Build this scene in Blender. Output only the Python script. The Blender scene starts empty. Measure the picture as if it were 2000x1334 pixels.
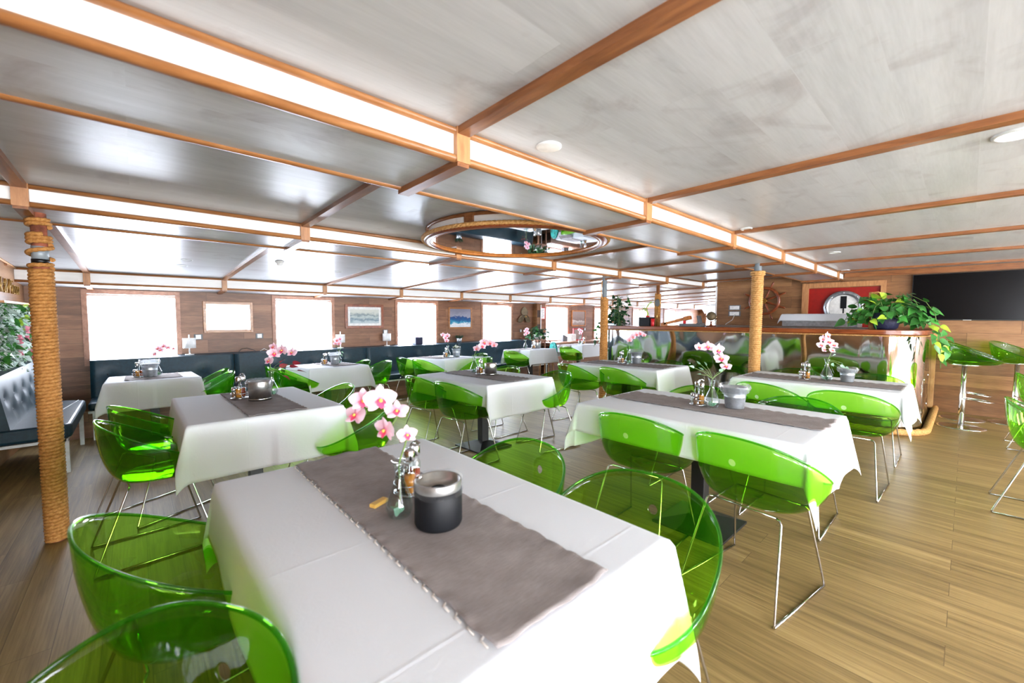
import bpy, math, random
from mathutils import Vector, Matrix, noise
PI = math.pi
random.seed(7)
S = bpy.context.scene
COL = S.collection

# ------------------------------------------------------------------ deck geometry
KC = .0037                                   # camber of the deck (metres drop per metre squared)
def zf(y): return -KC * y * y                # floor height
def zc(y): return 2.085 - KC * y * y         # ceiling height
FX0, FS = -.441, 1.431                       # first frame and frame spacing
G1, G1B, G2, G2B, G3, YW = 1.405, 1.87, 3.484, 3.98, 7.467, 7.97
XE, XB = -1.03, 8.6                          # end wall behind the camera, bulkhead behind the bar
XF = 18.3                                    # far end of the room

# ------------------------------------------------------------------ materials
def lin(c):
    return tuple(((v / 255) / 12.92 if v / 255 <= .04045 else ((v / 255 + .055) / 1.055) ** 2.4) for v in c) + (1,)
class NT:
    def __init__(s, name):
        s.m = bpy.data.materials.new(name); s.m.use_nodes = True
        s.t = s.m.node_tree; s.t.nodes.clear()
        s.out = s.n('ShaderNodeOutputMaterial')
    def n(s, typ, **kw):
        nd = s.t.nodes.new(typ)
        for k, v in kw.items():
            if isinstance(k, str) and hasattr(nd, k) and k not in ('inputs',): setattr(nd, k, v)
        return nd
    def l(s, a, b): s.t.links.new(a, b)
    def surf(s, sh): s.l(sh, s.out.inputs['Surface'])
def bsdf(t, col=(200, 200, 200), rough=.5, metal=0, spec=.5):
    b = t.n('ShaderNodeBsdfPrincipled')
    b.inputs['Base Color'].default_value = lin(col) if max(col) > 1 else col
    b.inputs['Roughness'].default_value = rough; b.inputs['Metallic'].default_value = metal
    b.inputs['Specular IOR Level'].default_value = spec
    return b
def noise_node(t, vec, scale, detail=4, rough=.55, dist=0):
    n = t.n('ShaderNodeTexNoise'); n.inputs['Scale'].default_value = scale
    n.inputs['Detail'].default_value = detail; n.inputs['Roughness'].default_value = rough; n.inputs['Distortion'].default_value = dist
    if vec is not None: t.l(vec, n.inputs['Vector'])
    return n
def ramp(t, fac, stops):
    r = t.n('ShaderNodeValToRGB'); e = r.color_ramp.elements
    while len(e) < len(stops): e.new(.5)
    for i, (p, c) in enumerate(stops): e[i].position = p; e[i].color = lin(c)
    t.l(fac, r.inputs['Fac']); return r
def bump(t, h, strength, dist=.01):
    b = t.n('ShaderNodeBump'); b.inputs['Strength'].default_value = strength; b.inputs['Distance'].default_value = dist
    t.l(h, b.inputs['Height']); return b
def simple(name, col, rough=.5, metal=0, spec=.5, var=.06, vs=20, bmp=0):
    t = NT(name); b = bsdf(t, col, rough, metal, spec)
    tc = t.n('ShaderNodeTexCoord'); n = noise_node(t, tc.outputs['Object'], vs)
    lo = tuple(max(0, v * (1 - var)) for v in col); hi = tuple(min(255, v * (1 + var)) for v in col)
    r = ramp(t, n.outputs['Fac'], [(.3, lo), (.7, hi)]); t.l(r.outputs['Color'], b.inputs['Base Color'])
    if bmp: t.l(bump(t, n.outputs['Fac'], bmp).outputs['Normal'], b.inputs['Normal'])
    t.surf(b.outputs[0]); return t.m
def axes(t, a, c, coord='Object'):
    tc = t.n('ShaderNodeTexCoord'); sp = t.n('ShaderNodeSeparateXYZ'); t.l(tc.outputs[coord], sp.inputs[0])
    cm = t.n('ShaderNodeCombineXYZ'); t.l(sp.outputs[a], cm.inputs[0]); t.l(sp.outputs[c], cm.inputs[1])
    return cm.outputs[0]
def planks(name, a, c, length, width, stops, rough, spec=.5, gapcol=None, gap=.002, stretch=14, fine=9, tone=.35, rv=.0, stain=None):
    """laminate boards running along axis a, stacked along axis c"""
    t = NT(name); v = axes(t, a, c)
    br = t.n('ShaderNodeTexBrick'); t.l(v, br.inputs['Vector'])
    br.offset = .37; br.offset_frequency = 2
    br.inputs['Scale'].default_value = 1; br.inputs['Brick Width'].default_value = length; br.inputs['Row Height'].default_value = width
    br.inputs['Mortar Size'].default_value = gap; br.inputs['Mortar Smooth'].default_value = .2; br.inputs['Bias'].default_value = 0
    br.inputs['Color1'].default_value = (0, 0, 0, 1); br.inputs['Color2'].default_value = (1, 1, 1, 1); br.inputs['Mortar'].default_value = (.5, .5, .5, 1)
    off = t.n('ShaderNodeVectorMath', operation='MULTIPLY_ADD')
    t.l(br.outputs['Color'], off.inputs[0]); off.inputs[1].default_value = (7.3, 3.1, 0); t.l(v, off.inputs[2])
    mp = t.n('ShaderNodeMapping'); mp.inputs['Scale'].default_value = (1, stretch, 1); t.l(off.outputs[0], mp.inputs['Vector'])
    n1 = noise_node(t, mp.outputs[0], 1.1, 3, .5, .4); n2 = noise_node(t, mp.outputs[0], fine, 5, .6)
    m = t.n('ShaderNodeMix', data_type='FLOAT'); m.inputs[0].default_value = .45
    t.l(n1.outputs['Fac'], m.inputs[2]); t.l(n2.outputs['Fac'], m.inputs[3])
    m2 = t.n('ShaderNodeMix', data_type='FLOAT'); m2.inputs[0].default_value = tone * .5
    t.l(m.outputs[0], m2.inputs[2])
    bw = t.n('ShaderNodeRGBToBW'); t.l(br.outputs['Color'], bw.inputs[0]); t.l(bw.outputs[0], m2.inputs[3])
    r = ramp(t, m2.outputs[0], stops); colr = r.outputs['Color']
    if stain:
        ns = noise_node(t, off.outputs[0], 2.6, 5, .6, .8); rs = ramp(t, ns.outputs['Fac'], [(.56, (255, 255, 255)), (.72, stain)])
        mm = t.n('ShaderNodeMix', data_type='RGBA', blend_type='MULTIPLY'); mm.inputs[0].default_value = 1
        t.l(colr, mm.inputs[6]); t.l(rs.outputs['Color'], mm.inputs[7]); colr = mm.outputs[2]
    if gapcol:
        mg = t.n('ShaderNodeMix', data_type='RGBA'); t.l(br.outputs['Fac'], mg.inputs[0]); t.l(colr, mg.inputs[6])
        mg.inputs[7].default_value = lin(gapcol); colr = mg.outputs[2]
    b = bsdf(t, (1, 1, 1, 1), rough, 0, spec); t.l(colr, b.inputs['Base Color'])
    if rv:
        mr = t.n('ShaderNodeMapRange'); t.l(n2.outputs['Fac'], mr.inputs[0])
        mr.inputs[3].default_value = rough - rv; mr.inputs[4].default_value = rough + rv; t.l(mr.outputs[0], b.inputs['Roughness'])
    t.l(bump(t, n2.outputs['Fac'], .06, .004).outputs['Normal'], b.inputs['Normal'])
    t.surf(b.outputs[0]); return t.m
def emit(name, col, strength):
    t = NT(name); e = t.n('ShaderNodeEmission'); e.inputs[0].default_value = lin(col); e.inputs[1].default_value = strength
    t.surf(e.outputs[0]); return t.m
def clear(name, tint, refl_rough=.02, body=None, bodyfac=.1, ior=1.45, reflcol=(1, 1, 1, 1)):
    """clear tinted plastic or thin glass: tinted see-through, fresnel gloss, a little body colour"""
    t = NT(name); tr = t.n('ShaderNodeBsdfTransparent'); tr.inputs[0].default_value = tint + (1,)
    sh = tr.outputs[0]
    if body:
        d = t.n('ShaderNodeBsdfTranslucent'); d.inputs[0].default_value = lin(body)
        mx = t.n('ShaderNodeMixShader'); mx.inputs[0].default_value = bodyfac; t.l(sh, mx.inputs[1]); t.l(d.outputs[0], mx.inputs[2]); sh = mx.outputs[0]
    g = t.n('ShaderNodeBsdfGlossy'); g.inputs['Roughness'].default_value = refl_rough; g.inputs[0].default_value = reflcol
    fr = t.n('ShaderNodeFresnel'); ge = t.n('ShaderNodeNewGeometry'); fr.inputs[0].default_value = ior
    iv = t.n('ShaderNodeMath', operation='SUBTRACT'); iv.inputs[0].default_value = 1; t.l(ge.outputs['Backfacing'], iv.inputs[1])
    mu = t.n('ShaderNodeMath', operation='MULTIPLY'); t.l(fr.outputs[0], mu.inputs[0]); t.l(iv.outputs[0], mu.inputs[1])
    mx = t.n('ShaderNodeMixShader'); t.l(mu.outputs[0], mx.inputs[0]); t.l(sh, mx.inputs[1]); t.l(g.outputs[0], mx.inputs[2])
    t.surf(mx.outputs[0]); return t.m
def woodgrain(name, c1, c2, c3, rough=.35, sc=(3, 3, 3), spec=.5):
    t = NT(name); tc = t.n('ShaderNodeTexCoord'); mp = t.n('ShaderNodeMapping'); mp.inputs['Scale'].default_value = sc
    t.l(tc.outputs['Object'], mp.inputs['Vector'])
    n = noise_node(t, mp.outputs[0], 4, 5, .6, .5); r = ramp(t, n.outputs['Fac'], [(.3, c1), (.5, c2), (.7, c3)])
    b = bsdf(t, c2, rough, 0, spec); t.l(r.outputs['Color'], b.inputs['Base Color'])
    t.surf(b.outputs[0]); return t.m

M = {}
M['ceil'] = planks('ceiling_laminate', 0, 1, 1.42, .197, [(.25, (168, 171, 175)), (.5, (189, 192, 196)), (.75, (203, 206, 210))], .30, .5, None, .0012, 12, 8, .30, .05, (224, 219, 219))
M['fascia'] = planks('white_fascia', 0, 2, 1.4, 2., [(.2, (222, 220, 216)), (.5, (236, 235, 232)), (.8, (243, 242, 240))], .4, .4, None, 0, 22, 9, .1)
M['floor'] = planks('floor_planks', 1, 0, 1.22, .15, [(.25, (86, 68, 44)), (.42, (124, 102, 64)), (.55, (148, 123, 79)), (.75, (178, 152, 104))], .46, .28, (96, 76, 50), .0012, 26, 5, .24, .06)
WALL = [(.25, (78, 52, 38)), (.45, (118, 82, 60)), (.6, (144, 103, 76)), (.8, (168, 124, 94))]
M['wall_x'] = planks('wall_planks_long', 0, 2, 1.3, .19, WALL, .42, .4, (62, 42, 32), .0015, 10, 8, .35)
M['wall_y'] = planks('wall_planks_cross', 1, 2, 1.3, .19, [(.25, (84, 56, 34)), (.45, (126, 88, 56)), (.6, (152, 110, 72)), (.8, (172, 130, 88))], .42, .4, (62, 42, 30), .0015, 10, 8, .4)
M['trim'] = woodgrain('trim_wood', (134, 86, 48), (158, 106, 62), (176, 124, 78), .3, (1.2, 9, 9))
M['bar_y'] = woodgrain('cross_trim_wood', (112, 68, 38), (136, 86, 50), (158, 104, 62), .3, (9, 1.2, 9))
M['block'] = woodgrain('oak_block', (152, 104, 64), (176, 124, 80), (192, 142, 94), .4, (9, 9, 1.5))
M['frame'] = woodgrain('window_frame_wood', (130, 86, 62), (156, 108, 82), (172, 124, 96), .4, (4, 4, 4))
M['counter'] = woodgrain('counter_wood', (104, 50, 24), (132, 68, 34), (150, 84, 44), .25, (6, 1, 6))
M['pale'] = woodgrain('pale_wood', (176, 120, 70), (200, 146, 92), (214, 164, 112), .4, (5, 5, 2))
M['orange'] = woodgrain('varnished_wood', (158, 88, 36), (186, 112, 50), (204, 134, 70), .3, (4, 4, 4))
M['mahog'] = woodgrain('mahogany', (96, 42, 20), (124, 60, 30), (146, 78, 42), .28, (6, 6, 6))
def cloth_mat():
    t = NT('white_linen'); b = bsdf(t, (236, 240, 245), .85, 0, .2); tc = t.n('ShaderNodeTexCoord')
    n = noise_node(t, tc.outputs['Object'], 5, 3); n2 = noise_node(t, tc.outputs['Object'], 42, 5, .65, 1.2)
    m0 = t.n('ShaderNodeMath', operation='ADD'); t.l(n.outputs['Fac'], m0.inputs[0]); t.l(n2.outputs['Fac'], m0.inputs[1]); last = m0
    sp = t.n('ShaderNodeSeparateXYZ'); t.l(tc.outputs['Object'], sp.inputs[0])
    for ax, q in ((1, .21), (0, .29)):                       # ironed fold lines
        ad = t.n('ShaderNodeMath', operation='ADD'); t.l(sp.outputs[ax], ad.inputs[0]); ad.inputs[1].default_value = q * .5
        pp = t.n('ShaderNodeMath', operation='PINGPONG'); t.l(ad.outputs[0], pp.inputs[0]); pp.inputs[1].default_value = q
        mr = t.n('ShaderNodeMapRange'); mr.inputs[1].default_value = 0; mr.inputs[2].default_value = .007; mr.inputs[3].default_value = .8; mr.inputs[4].default_value = 0; t.l(pp.outputs[0], mr.inputs[0])
        m = t.n('ShaderNodeMath', operation='ADD'); t.l(last.outputs[0], m.inputs[0]); t.l(mr.outputs[0], m.inputs[1]); last = m
    t.l(bump(t, m.outputs[0], .12, .01).outputs['Normal'], b.inputs['Normal'])
    tl = t.n('ShaderNodeBsdfTranslucent'); tl.inputs[0].default_value = lin((225, 226, 228))
    mx = t.n('ShaderNodeMixShader'); mx.inputs[0].default_value = .10; t.l(b.outputs[0], mx.inputs[1]); t.l(tl.outputs[0], mx.inputs[2])
    t.surf(mx.outputs[0]); return t.m
M['cloth'] = cloth_mat()
def runner_mat():
    t = NT('taupe_weave'); b = bsdf(t, (125, 115, 112), .95, 0, .1); tc = t.n('ShaderNodeTexCoord')
    mp = t.n('ShaderNodeMapping'); mp.inputs['Scale'].default_value = (6, 60, 6); t.l(tc.outputs['Object'], mp.inputs['Vector'])
    n = noise_node(t, mp.outputs[0], 6, 4, .7); n2 = noise_node(t, tc.outputs['Object'], 9, 4)
    m = t.n('ShaderNodeMix', data_type='FLOAT'); m.inputs[0].default_value = .5; t.l(n.outputs['Fac'], m.inputs[2]); t.l(n2.outputs['Fac'], m.inputs[3])
    r = ramp(t, m.outputs[0], [(.3, (128, 120, 119)), (.5, (148, 140, 138)), (.7, (168, 160, 158))]); t.l(r.outputs['Color'], b.inputs['Base Color'])
    t.l(bump(t, n.outputs['Fac'], .25, .004).outputs['Normal'], b.inputs['Normal'])
    t.surf(b.outputs[0]); return t.m
M['runner'] = runner_mat()
M['stitch'] = simple('cream_stitch', (226, 220, 212), .9)
M['leather'] = simple('petrol_leather', (17, 46, 58), .42, 0, .32, .12, 30, .06)
M['button'] = simple('dark_button', (14, 28, 36), .4)
M['white_metal'] = simple('white_metal', (205, 208, 208), .4)
M['chrome'] = simple('chrome', (205, 205, 205), .12, 1, .5, .02)
M['brushed'] = simple('brushed_steel', (190, 188, 184), .28, 1, .5, .05, 60)
M['zinc'] = simple('zinc', (176, 182, 188), .38, .85, .5, .1, 30)
M['black'] = simple('black_steel', (16, 17, 19), .45)
M['pipe'] = simple('grey_pipe', (150, 160, 166), .45, .2)
M['rust'] = simple('rusty_pipe', (150, 88, 66), .7, 0, .3, .3, 18)
M['tape'] = simple('black_tape', (12, 12, 14), .3)
M['white'] = simple('white_plastic', (232, 232, 230), .4)
M['shade'] = simple('lamp_shade_fabric', (226, 226, 224), .8)
M['red'] = simple('red_paint', (148, 22, 14), .4)
M['redplastic'] = simple('red_plastic', (206, 34, 42), .35)
M['green'] = clear('green_acrylic', (.625, .87, .27), .03, (84, 205, 44), .03)
M['green_rim'] = clear('green_acrylic_edge', (.40, .78, .16), .05, (110, 215, 50), .16)
M['glass'] = clear('clear_glass', (.88, .92, .92), .02, None, 0, 1.75)
M['film'] = clear('clear_film', (.90, .91, .92), .12, (235, 238, 240), .22, 1.5)
M['mirror'] = simple('mirror_glass', (214, 216, 216), .02, 1, .5, .0)
M['oil'] = simple('chilli_oil', (160, 58, 18), .15, 0, .6)
M['vinegar'] = simple('amber_oil', (206, 132, 40), .15, 0, .6)
M['salt'] = simple('salt', (236, 234, 230), .7)
M['pepper'] = simple('pepper', (116, 84, 60), .8, 0, .3, .3, 200)
M['yellow'] = simple('yellow_packet', (216, 172, 84), .6)
M['ceramic'] = simple('black_ceramic', (13, 15, 19), .55, 0, .3)
def petal_mat():
    t = NT('orchid_petal'); b = bsdf(t, (238, 196, 210), .6, 0, .2); tc = t.n('ShaderNodeTexCoord'); n = noise_node(t, tc.outputs['Object'], 60, 4)
    ln = t.n('ShaderNodeVectorMath', operation='LENGTH'); t.l(tc.outputs['Object'], ln.inputs[0])
    ad = t.n('ShaderNodeMath', operation='MULTIPLY_ADD'); t.l(n.outputs['Fac'], ad.inputs[0]); ad.inputs[1].default_value = .022; t.l(ln.outputs['Value'], ad.inputs[2])
    mr = t.n('ShaderNodeMapRange'); mr.inputs[1].default_value = .012; mr.inputs[2].default_value = .05; t.l(ad.outputs[0], mr.inputs[0])
    r = ramp(t, mr.outputs[0], [(0, (226, 120, 154)), (.3, (238, 188, 204)), (1, (244, 220, 228))]); t.l(r.outputs['Color'], b.inputs['Base Color'])
    tl = t.n('ShaderNodeBsdfTranslucent'); t.l(r.outputs['Color'], tl.inputs[0]); mx = t.n('ShaderNodeMixShader'); mx.inputs[0].default_value = .35
    t.l(b.outputs[0], mx.inputs[1]); t.l(tl.outputs[0], mx.inputs[2]); t.surf(mx.outputs[0]); return t.m
M['petal'] = petal_mat()
M['lip'] = simple('orchid_lip', (226, 76, 118), .5)
M['eye'] = simple('orchid_centre', (240, 200, 90), .5)
M['whitepetal'] = simple('white_petal', (238, 238, 230), .6)
M['stem'] = simple('green_stem', (96, 120, 60), .6)
M['euca'] = simple('grey_green_leaf', (150, 188, 160), .6, 0, .3, .15, 12)
M['redleaf'] = simple('burgundy_leaf', (128, 36, 46), .6, 0, .3, .2, 12)
M['leaf'] = simple('pothos_leaf', (52, 112, 44), .4, 0, .5, .35, 9)
M['leaf2'] = simple('lime_leaf', (150, 180, 50), .45, 0, .5, .2, 14)
M['frost'] = simple('frosted_leaf', (190, 208, 198), .55, 0, .4, .25, 16)
M['dark'] = simple('dark_green_leaf', (26, 62, 34), .45, 0, .4, .3, 10)
M['pink'] = simple('pink_blossom', (224, 130, 150), .6, 0, .3, .15, 20)
M['navy'] = simple('navy_pot', (34, 36, 62), .6, 0, .4, .2, 60, .4)
M['gold'] = simple('brass_lettering', (176, 146, 84), .35, .8)
M['bronze'] = simple('bronze', (104, 90, 68), .55, .4, .5, .2, 14)
M['brass'] = simple('brass', (190, 148, 78), .25, 1)
M['screen'] = simple('black_screen', (5, 5, 7), .22, 0, .2, .0)
M['grey'] = simple('grey_plastic', (96, 98, 100), .5)
M['paper'] = simple('white_paper', (226, 226, 222), .8)
M['teal'] = simple('teal_leaf_print', (30, 118, 110), .6, 0, .3, .6, 16)
M['soil'] = simple('soil', (48, 36, 28), .9)
M['lampglow'] = emit('downlight_glow', (255, 246, 230), 6)
M['daylight'] = emit('daylight', (216, 230, 255), 9.0)
M['blind'] = emit('sunlit_blind', (232, 240, 255), 7.2)
M['back_fill'] = emit('aft_window_fill', (240, 246, 255), 9.0)
M['daylight_right'] = emit('daylight_starboard', (246, 249, 255), 29.0)
def steel_mat():
    t = NT('polished_steel_sheet'); b = bsdf(t, (206, 206, 206), .06, 1)
    tc = t.n('ShaderNodeTexCoord'); mp = t.n('ShaderNodeMapping'); mp.inputs['Scale'].default_value = (1.5, 1.5, .8); t.l(tc.outputs['Object'], mp.inputs['Vector'])
    n = noise_node(t, mp.outputs[0], 1.6, 1, .4); t.l(bump(t, n.outputs['Fac'], .2, .12).outputs['Normal'], b.inputs['Normal'])
    t.surf(b.outputs[0]); return t.m
M['steel'] = steel_mat()
def rope_mat(name, c1, c2, c3):
    t = NT(name); b = bsdf(t, c2, .75, 0, .3); tc = t.n('ShaderNodeTexCoord')
    n = noise_node(t, tc.outputs['Object'], 60, 4, .7); r = ramp(t, n.outputs['Fac'], [(.3, c1), (.5, c2), (.7, c3)])
    t.l(r.outputs['Color'], b.inputs['Base Color']); t.l(bump(t, n.outputs['Fac'], .3, .004).outputs['Normal'], b.inputs['Normal'])
    t.surf(b.outputs[0]); return t.m
M['rope'] = rope_mat('manila_rope', (140, 92, 42), (178, 124, 64), (206, 156, 94))
M['rope_pale'] = rope_mat('pale_manila_rope', (158, 112, 58), (190, 142, 84), (214, 172, 116))
def picture_mat(name, kind):
    t = NT(name); b = bsdf(t, (200, 200, 200), .35, 0, .4); tc = t.n('ShaderNodeTexCoord'); sp = t.n('ShaderNodeSeparateXYZ'); t.l(tc.outputs['Object'], sp.inputs[0])
    mp = t.n('ShaderNodeMapping'); mp.inputs['Scale'].default_value = (5, 1, 9); t.l(tc.outputs['Object'], mp.inputs['Vector'])
    n = noise_node(t, mp.outputs[0], 1.5, 6, .65, .6)
    a = t.n('ShaderNodeMath', operation='MULTIPLY_ADD'); a.inputs[1].default_value = .26 if kind != 'print' else .2
    t.l(n.outputs['Fac'], a.inputs[0]); t.l(sp.outputs[2], a.inputs[2])
    mr = t.n('ShaderNodeMapRange'); mr.inputs[1].default_value = -.14; mr.inputs[2].default_value = .30; t.l(a.outputs[0], mr.inputs[0])
    st = {'wave': [(0, (190, 196, 204)), (.28, (226, 230, 232)), (.36, (60, 150, 176)), (.5, (28, 92, 142)), (.66, (40, 66, 118)), (.72, (150, 150, 164)), (1, (124, 124, 140))],
          'print': [(0, (196, 202, 200)), (.3, (170, 184, 186)), (.4, (96, 120, 132)), (.52, (176, 186, 182)), (.6, (112, 128, 132)), (.7, (190, 194, 184)), (1, (206, 206, 194))],
          'ship': [(0, (110, 88, 80)), (.3, (168, 152, 144)), (.42, (206, 198, 192)), (.5, (128, 104, 96)), (.7, (150, 128, 118)), (1, (158, 138, 130))]}[kind]
    r = ramp(t, mr.outputs[0], st); t.l(r.outputs['Color'], b.inputs['Base Color']); t.surf(b.outputs[0]); return t.m
M['wave'] = picture_mat('wave_photo', 'wave'); M['harbour'] = picture_mat('harbour_print', 'print'); M['ship'] = picture_mat('sepia_ship_photo', 'ship')

# ------------------------------------------------------------------ mesh building
class MB:
    def __init__(s): s.v = []; s.f = []; s.mi = []; s.cur = 0; s.sm = []; s.smooth = False
    def add(s, vs, fs, smooth=None):
        o = len(s.v); s.v += [tuple(v) for v in vs]
        for f in fs:
            s.f.append(tuple(i + o for i in f)); s.mi.append(s.cur); s.sm.append(s.smooth if smooth is None else smooth)
        return s
    def box(s, a, b, M4=None):
        (x0, y0, z0), (x1, y1, z1) = a, b
        vs = [(x, y, z) for x in (x0, x1) for y in (y0, y1) for z in (z0, z1)]
        if M4: vs = [M4 @ Vector(v) for v in vs]
        return s.add(vs, [(0, 1, 3, 2), (4, 6, 7, 5), (0, 4, 5, 1), (2, 3, 7, 6), (0, 2, 6, 4), (1, 5, 7, 3)], False)
    def prism(s, pts, z0, z1, smooth=False):
        n = len(pts); vs = [(p[0], p[1], z0) for p in pts] + [(p[0], p[1], z1) for p in pts]
        fs = [tuple(range(n))[::-1], tuple(range(n, 2 * n))]
        s.add(vs, fs, False); o = len(s.v) - 2 * n
        for i in range(n):
            j = (i + 1) % n; s.f.append((o + i, o + j, o + n + j, o + n + i)); s.mi.append(s.cur); s.sm.append(smooth)
        return s
    def rings(s, rings, closed_u=True, caps=True, smooth=True, loop=False):
        n = len(rings[0]); vs = [p for r in rings for p in r]; fs = []
        R = len(rings)
        for i in range(R if loop else R - 1):
            k = (i + 1) % R
            for j in range(n if closed_u else n - 1):
                q = (j + 1) % n; fs.append((i * n + j, i * n + q, k * n + q, k * n + j))
        s.add(vs, fs, smooth)
        if caps and closed_u and not loop:
            r0 = (Vector(rings[0][0]) - Vector(rings[0][n // 2])).length; r1 = (Vector(rings[-1][0]) - Vector(rings[-1][n // 2])).length
            o = len(s.v) - len(vs)
            for ok, f in ((r0 > .0045, tuple(o + j for j in range(n))[::-1]), (r1 > .0045, tuple(o + (R - 1) * n + j for j in range(n)))):
                if ok: s.f.append(f); s.mi.append(s.cur); s.sm.append(False)
        return s
    def lathe(s, prof, c=(0, 0, 0), n=24, caps=True, sx=1, sy=1):
        return s.rings([[(c[0] + r * math.cos(2 * PI * j / n) * sx, c[1] + r * math.sin(2 * PI * j / n) * sy, c[2] + z) for j in range(n)] for r, z in prof], True, caps)
    def cyl(s, c, r, z0, z1, n=20): return s.lathe([(r, z0), (r, z1)], c, n)
    def tube(s, path, r, n=8, closed=False, caps=True, lobes=0, twist=0):
        P = [Vector(p) for p in path]; N = len(P); rings = []; up = None; acc = 0
        for i in range(N):
            if closed: t = P[(i + 1) % N] - P[i - 1]
            else: t = P[min(i + 1, N - 1)] - P[max(i - 1, 0)]
            t.normalize()
            if up is None: up = Vector((0, 0, 1)) if abs(t.z) < .9 else Vector((1, 0, 0))
            sd = t.cross(up)
            if sd.length < 1e-5: sd = t.orthogonal()
            sd.normalize(); up = sd.cross(t).normalized()
            if i: acc += (P[i] - P[i - 1]).length
            rr = r[i] if isinstance(r, (list, tuple)) else r; ring = []
            for j in range(n):
                a = 2 * PI * j / n; q = rr
                if lobes: q = rr * (.74 + .32 * abs(math.cos(lobes * .5 * (a - twist * acc))))
                ring.append(P[i] + (sd * math.cos(a) + up * math.sin(a)) * q)
            rings.append(ring)
        return s.rings(rings, True, caps and not closed, True, closed)
    def grid(s, nu, nv, fn, smooth=True):
        vs = [fn(i / nu, j / nv) for i in range(nu + 1) for j in range(nv + 1)]
        return s.add(vs, [(i * (nv + 1) + j, (i + 1) * (nv + 1) + j, (i + 1) * (nv + 1) + j + 1, i * (nv + 1) + j + 1) for i in range(nu) for j in range(nv)], smooth)
    def ball(s, c, r, n=12, m=8, sc=(1, 1, 1)):
        pr = [(r * math.sin(PI * k / m), -r * math.cos(PI * k / m)) for k in range(m + 1)]
        pr[0] = (1e-4, -r); pr[-1] = (1e-4, r)
        return s.rings([[(c[0] + q * math.cos(2 * PI * j / n) * sc[0], c[1] + q * math.sin(2 * PI * j / n) * sc[1], c[2] + z * sc[2]) for j in range(n)] for q, z in pr])
    def mesh(s, name, mats):
        me = bpy.data.meshes.new(name); me.from_pydata(s.v, [], s.f); me.update()
        for m in (mats if isinstance(mats, (list, tuple)) else [mats]): me.materials.append(m)
        me.polygons.foreach_set('material_index', s.mi); me.polygons.foreach_set('use_smooth', s.sm)
        return me
    def build(s, name, mats, parent=None, loc=(0, 0, 0), bevel=0, solid=0, fix=True, subsurf=0):
        me = s.mesh(name, mats)
        if fix:
            import bmesh
            b = bmesh.new(); b.from_mesh(me); bmesh.ops.recalc_face_normals(b, faces=b.faces); b.to_mesh(me); b.free()
        o = bpy.data.objects.new(name, me); COL.objects.link(o); o.location = loc
        if parent: o.parent = parent
        if solid:
            md = o.modifiers.new('solid', 'SOLIDIFY'); md.thickness = solid; md.offset = 0
        if subsurf:
            md = o.modifiers.new('sub', 'SUBSURF'); md.levels = subsurf; md.render_levels = subsurf
        if bevel:
            md = o.modifiers.new('bev', 'BEVEL'); md.width = bevel; md.segments = 3; md.limit_method = 'ANGLE'
        return o
def tag(o, label=None, cat=None, group=None, kind=None):
    if label: o['label'] = label
    if cat: o['category'] = cat
    if group: o['group'] = group
    if kind: o['kind'] = kind
    return o
def thing(name, label, cat, loc=(0, 0, 0), rz=0, tilt=0, group=None):
    o = bpy.data.objects.new(name, None); COL.objects.link(o); o.empty_display_size = .1
    o.rotation_mode = 'ZYX'; o.location = loc; o.rotation_euler = (tilt, 0, rz)
    return tag(o, label, cat, group)
def dup(root, loc, rz, tilt, label, group=None):
    r = root.copy(); COL.objects.link(r); r.location = loc; r.rotation_euler = (tilt, 0, rz); r['label'] = label
    if group: r['group'] = group
    for ch in list(root.children):
        c = ch.copy(); COL.objects.link(c); c.parent = r
        for g in ch.children:
            d = g.copy(); COL.objects.link(d); d.parent = c
    return r
def tilt_at(y): return math.atan(-2 * KC * y)
CNT = {}
def struct(name, mb, mat, parent=None, **kw):
    if parent is None and name.split('_')[0] in ('trim', 'window', 'door', 'beam'):
        CNT[name] = CNT.get(name, 0) + 1; name = '%s_%d' % (name, CNT[name])
    o = mb.build(name, mat, parent, **kw)
    if parent is None: o['kind'] = 'structure'
    return o

# ------------------------------------------------------------------ room shell
YL, YR = 7.97, -8.0
m = MB(); m.grid(4, 48, lambda u, v: (XE + (XF - XE) * u, YR + (YL - YR) * v, zf(YR + (YL - YR) * v))); struct('floor', m, M['floor'])
m = MB(); m.grid(4, 48, lambda u, v: (XE + (XF - XE) * u, YR + (YL - YR) * v, zc(YR + (YL - YR) * v))); struct('ceiling', m, M['ceil'], fix=False)

WIN = [-.02 + 2.25 * i for i in range(8)]           # centres of the windows on the window side
WZ0, WZ1, WW = .66, 1.655, .99
def side_wall(name, y, thick, mat):
    m = MB(); y0, y1 = (y, y + thick)
    m.box((XE - .1, y0, -.35), (XF, y1, WZ0)); m.box((XE - .1, y0, WZ1), (XF, y1, 1.95))
    xs = [XE - .1] + [e for c in WIN for e in (c - WW / 2, c + WW / 2)] + [XF]
    for i in range(0, len(xs), 2):
        if xs[i + 1] > xs[i]: m.box((xs[i], y0, WZ0), (xs[i + 1], y1, WZ1))
    struct(name, m, mat)
side_wall('wall_left', YW, .12, M['wall_x'])
side_wall('wall_right', YR - .12, .12, M['ceil'])
m = MB(); m.box((XE - .1, YR, -.35), (XE, YW, 2.2)); struct('wall_back', m, M['wall_y'])
m = MB(); m.box((XF, YR, -.35), (XF + .1, YW, 2.2)); struct('wall_far', m, M['wall_y'])
m = MB(); m.box((XB, YR, -.35), (XB + .1, 3.40, 2.2)); struct('wall_front', m, M['wall_y'])
m = MB(); m.box((XB - .012, 3.385, -.1), (XB + .112, 3.415, 1.96)); struct('trim', m, M['white'])
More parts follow.
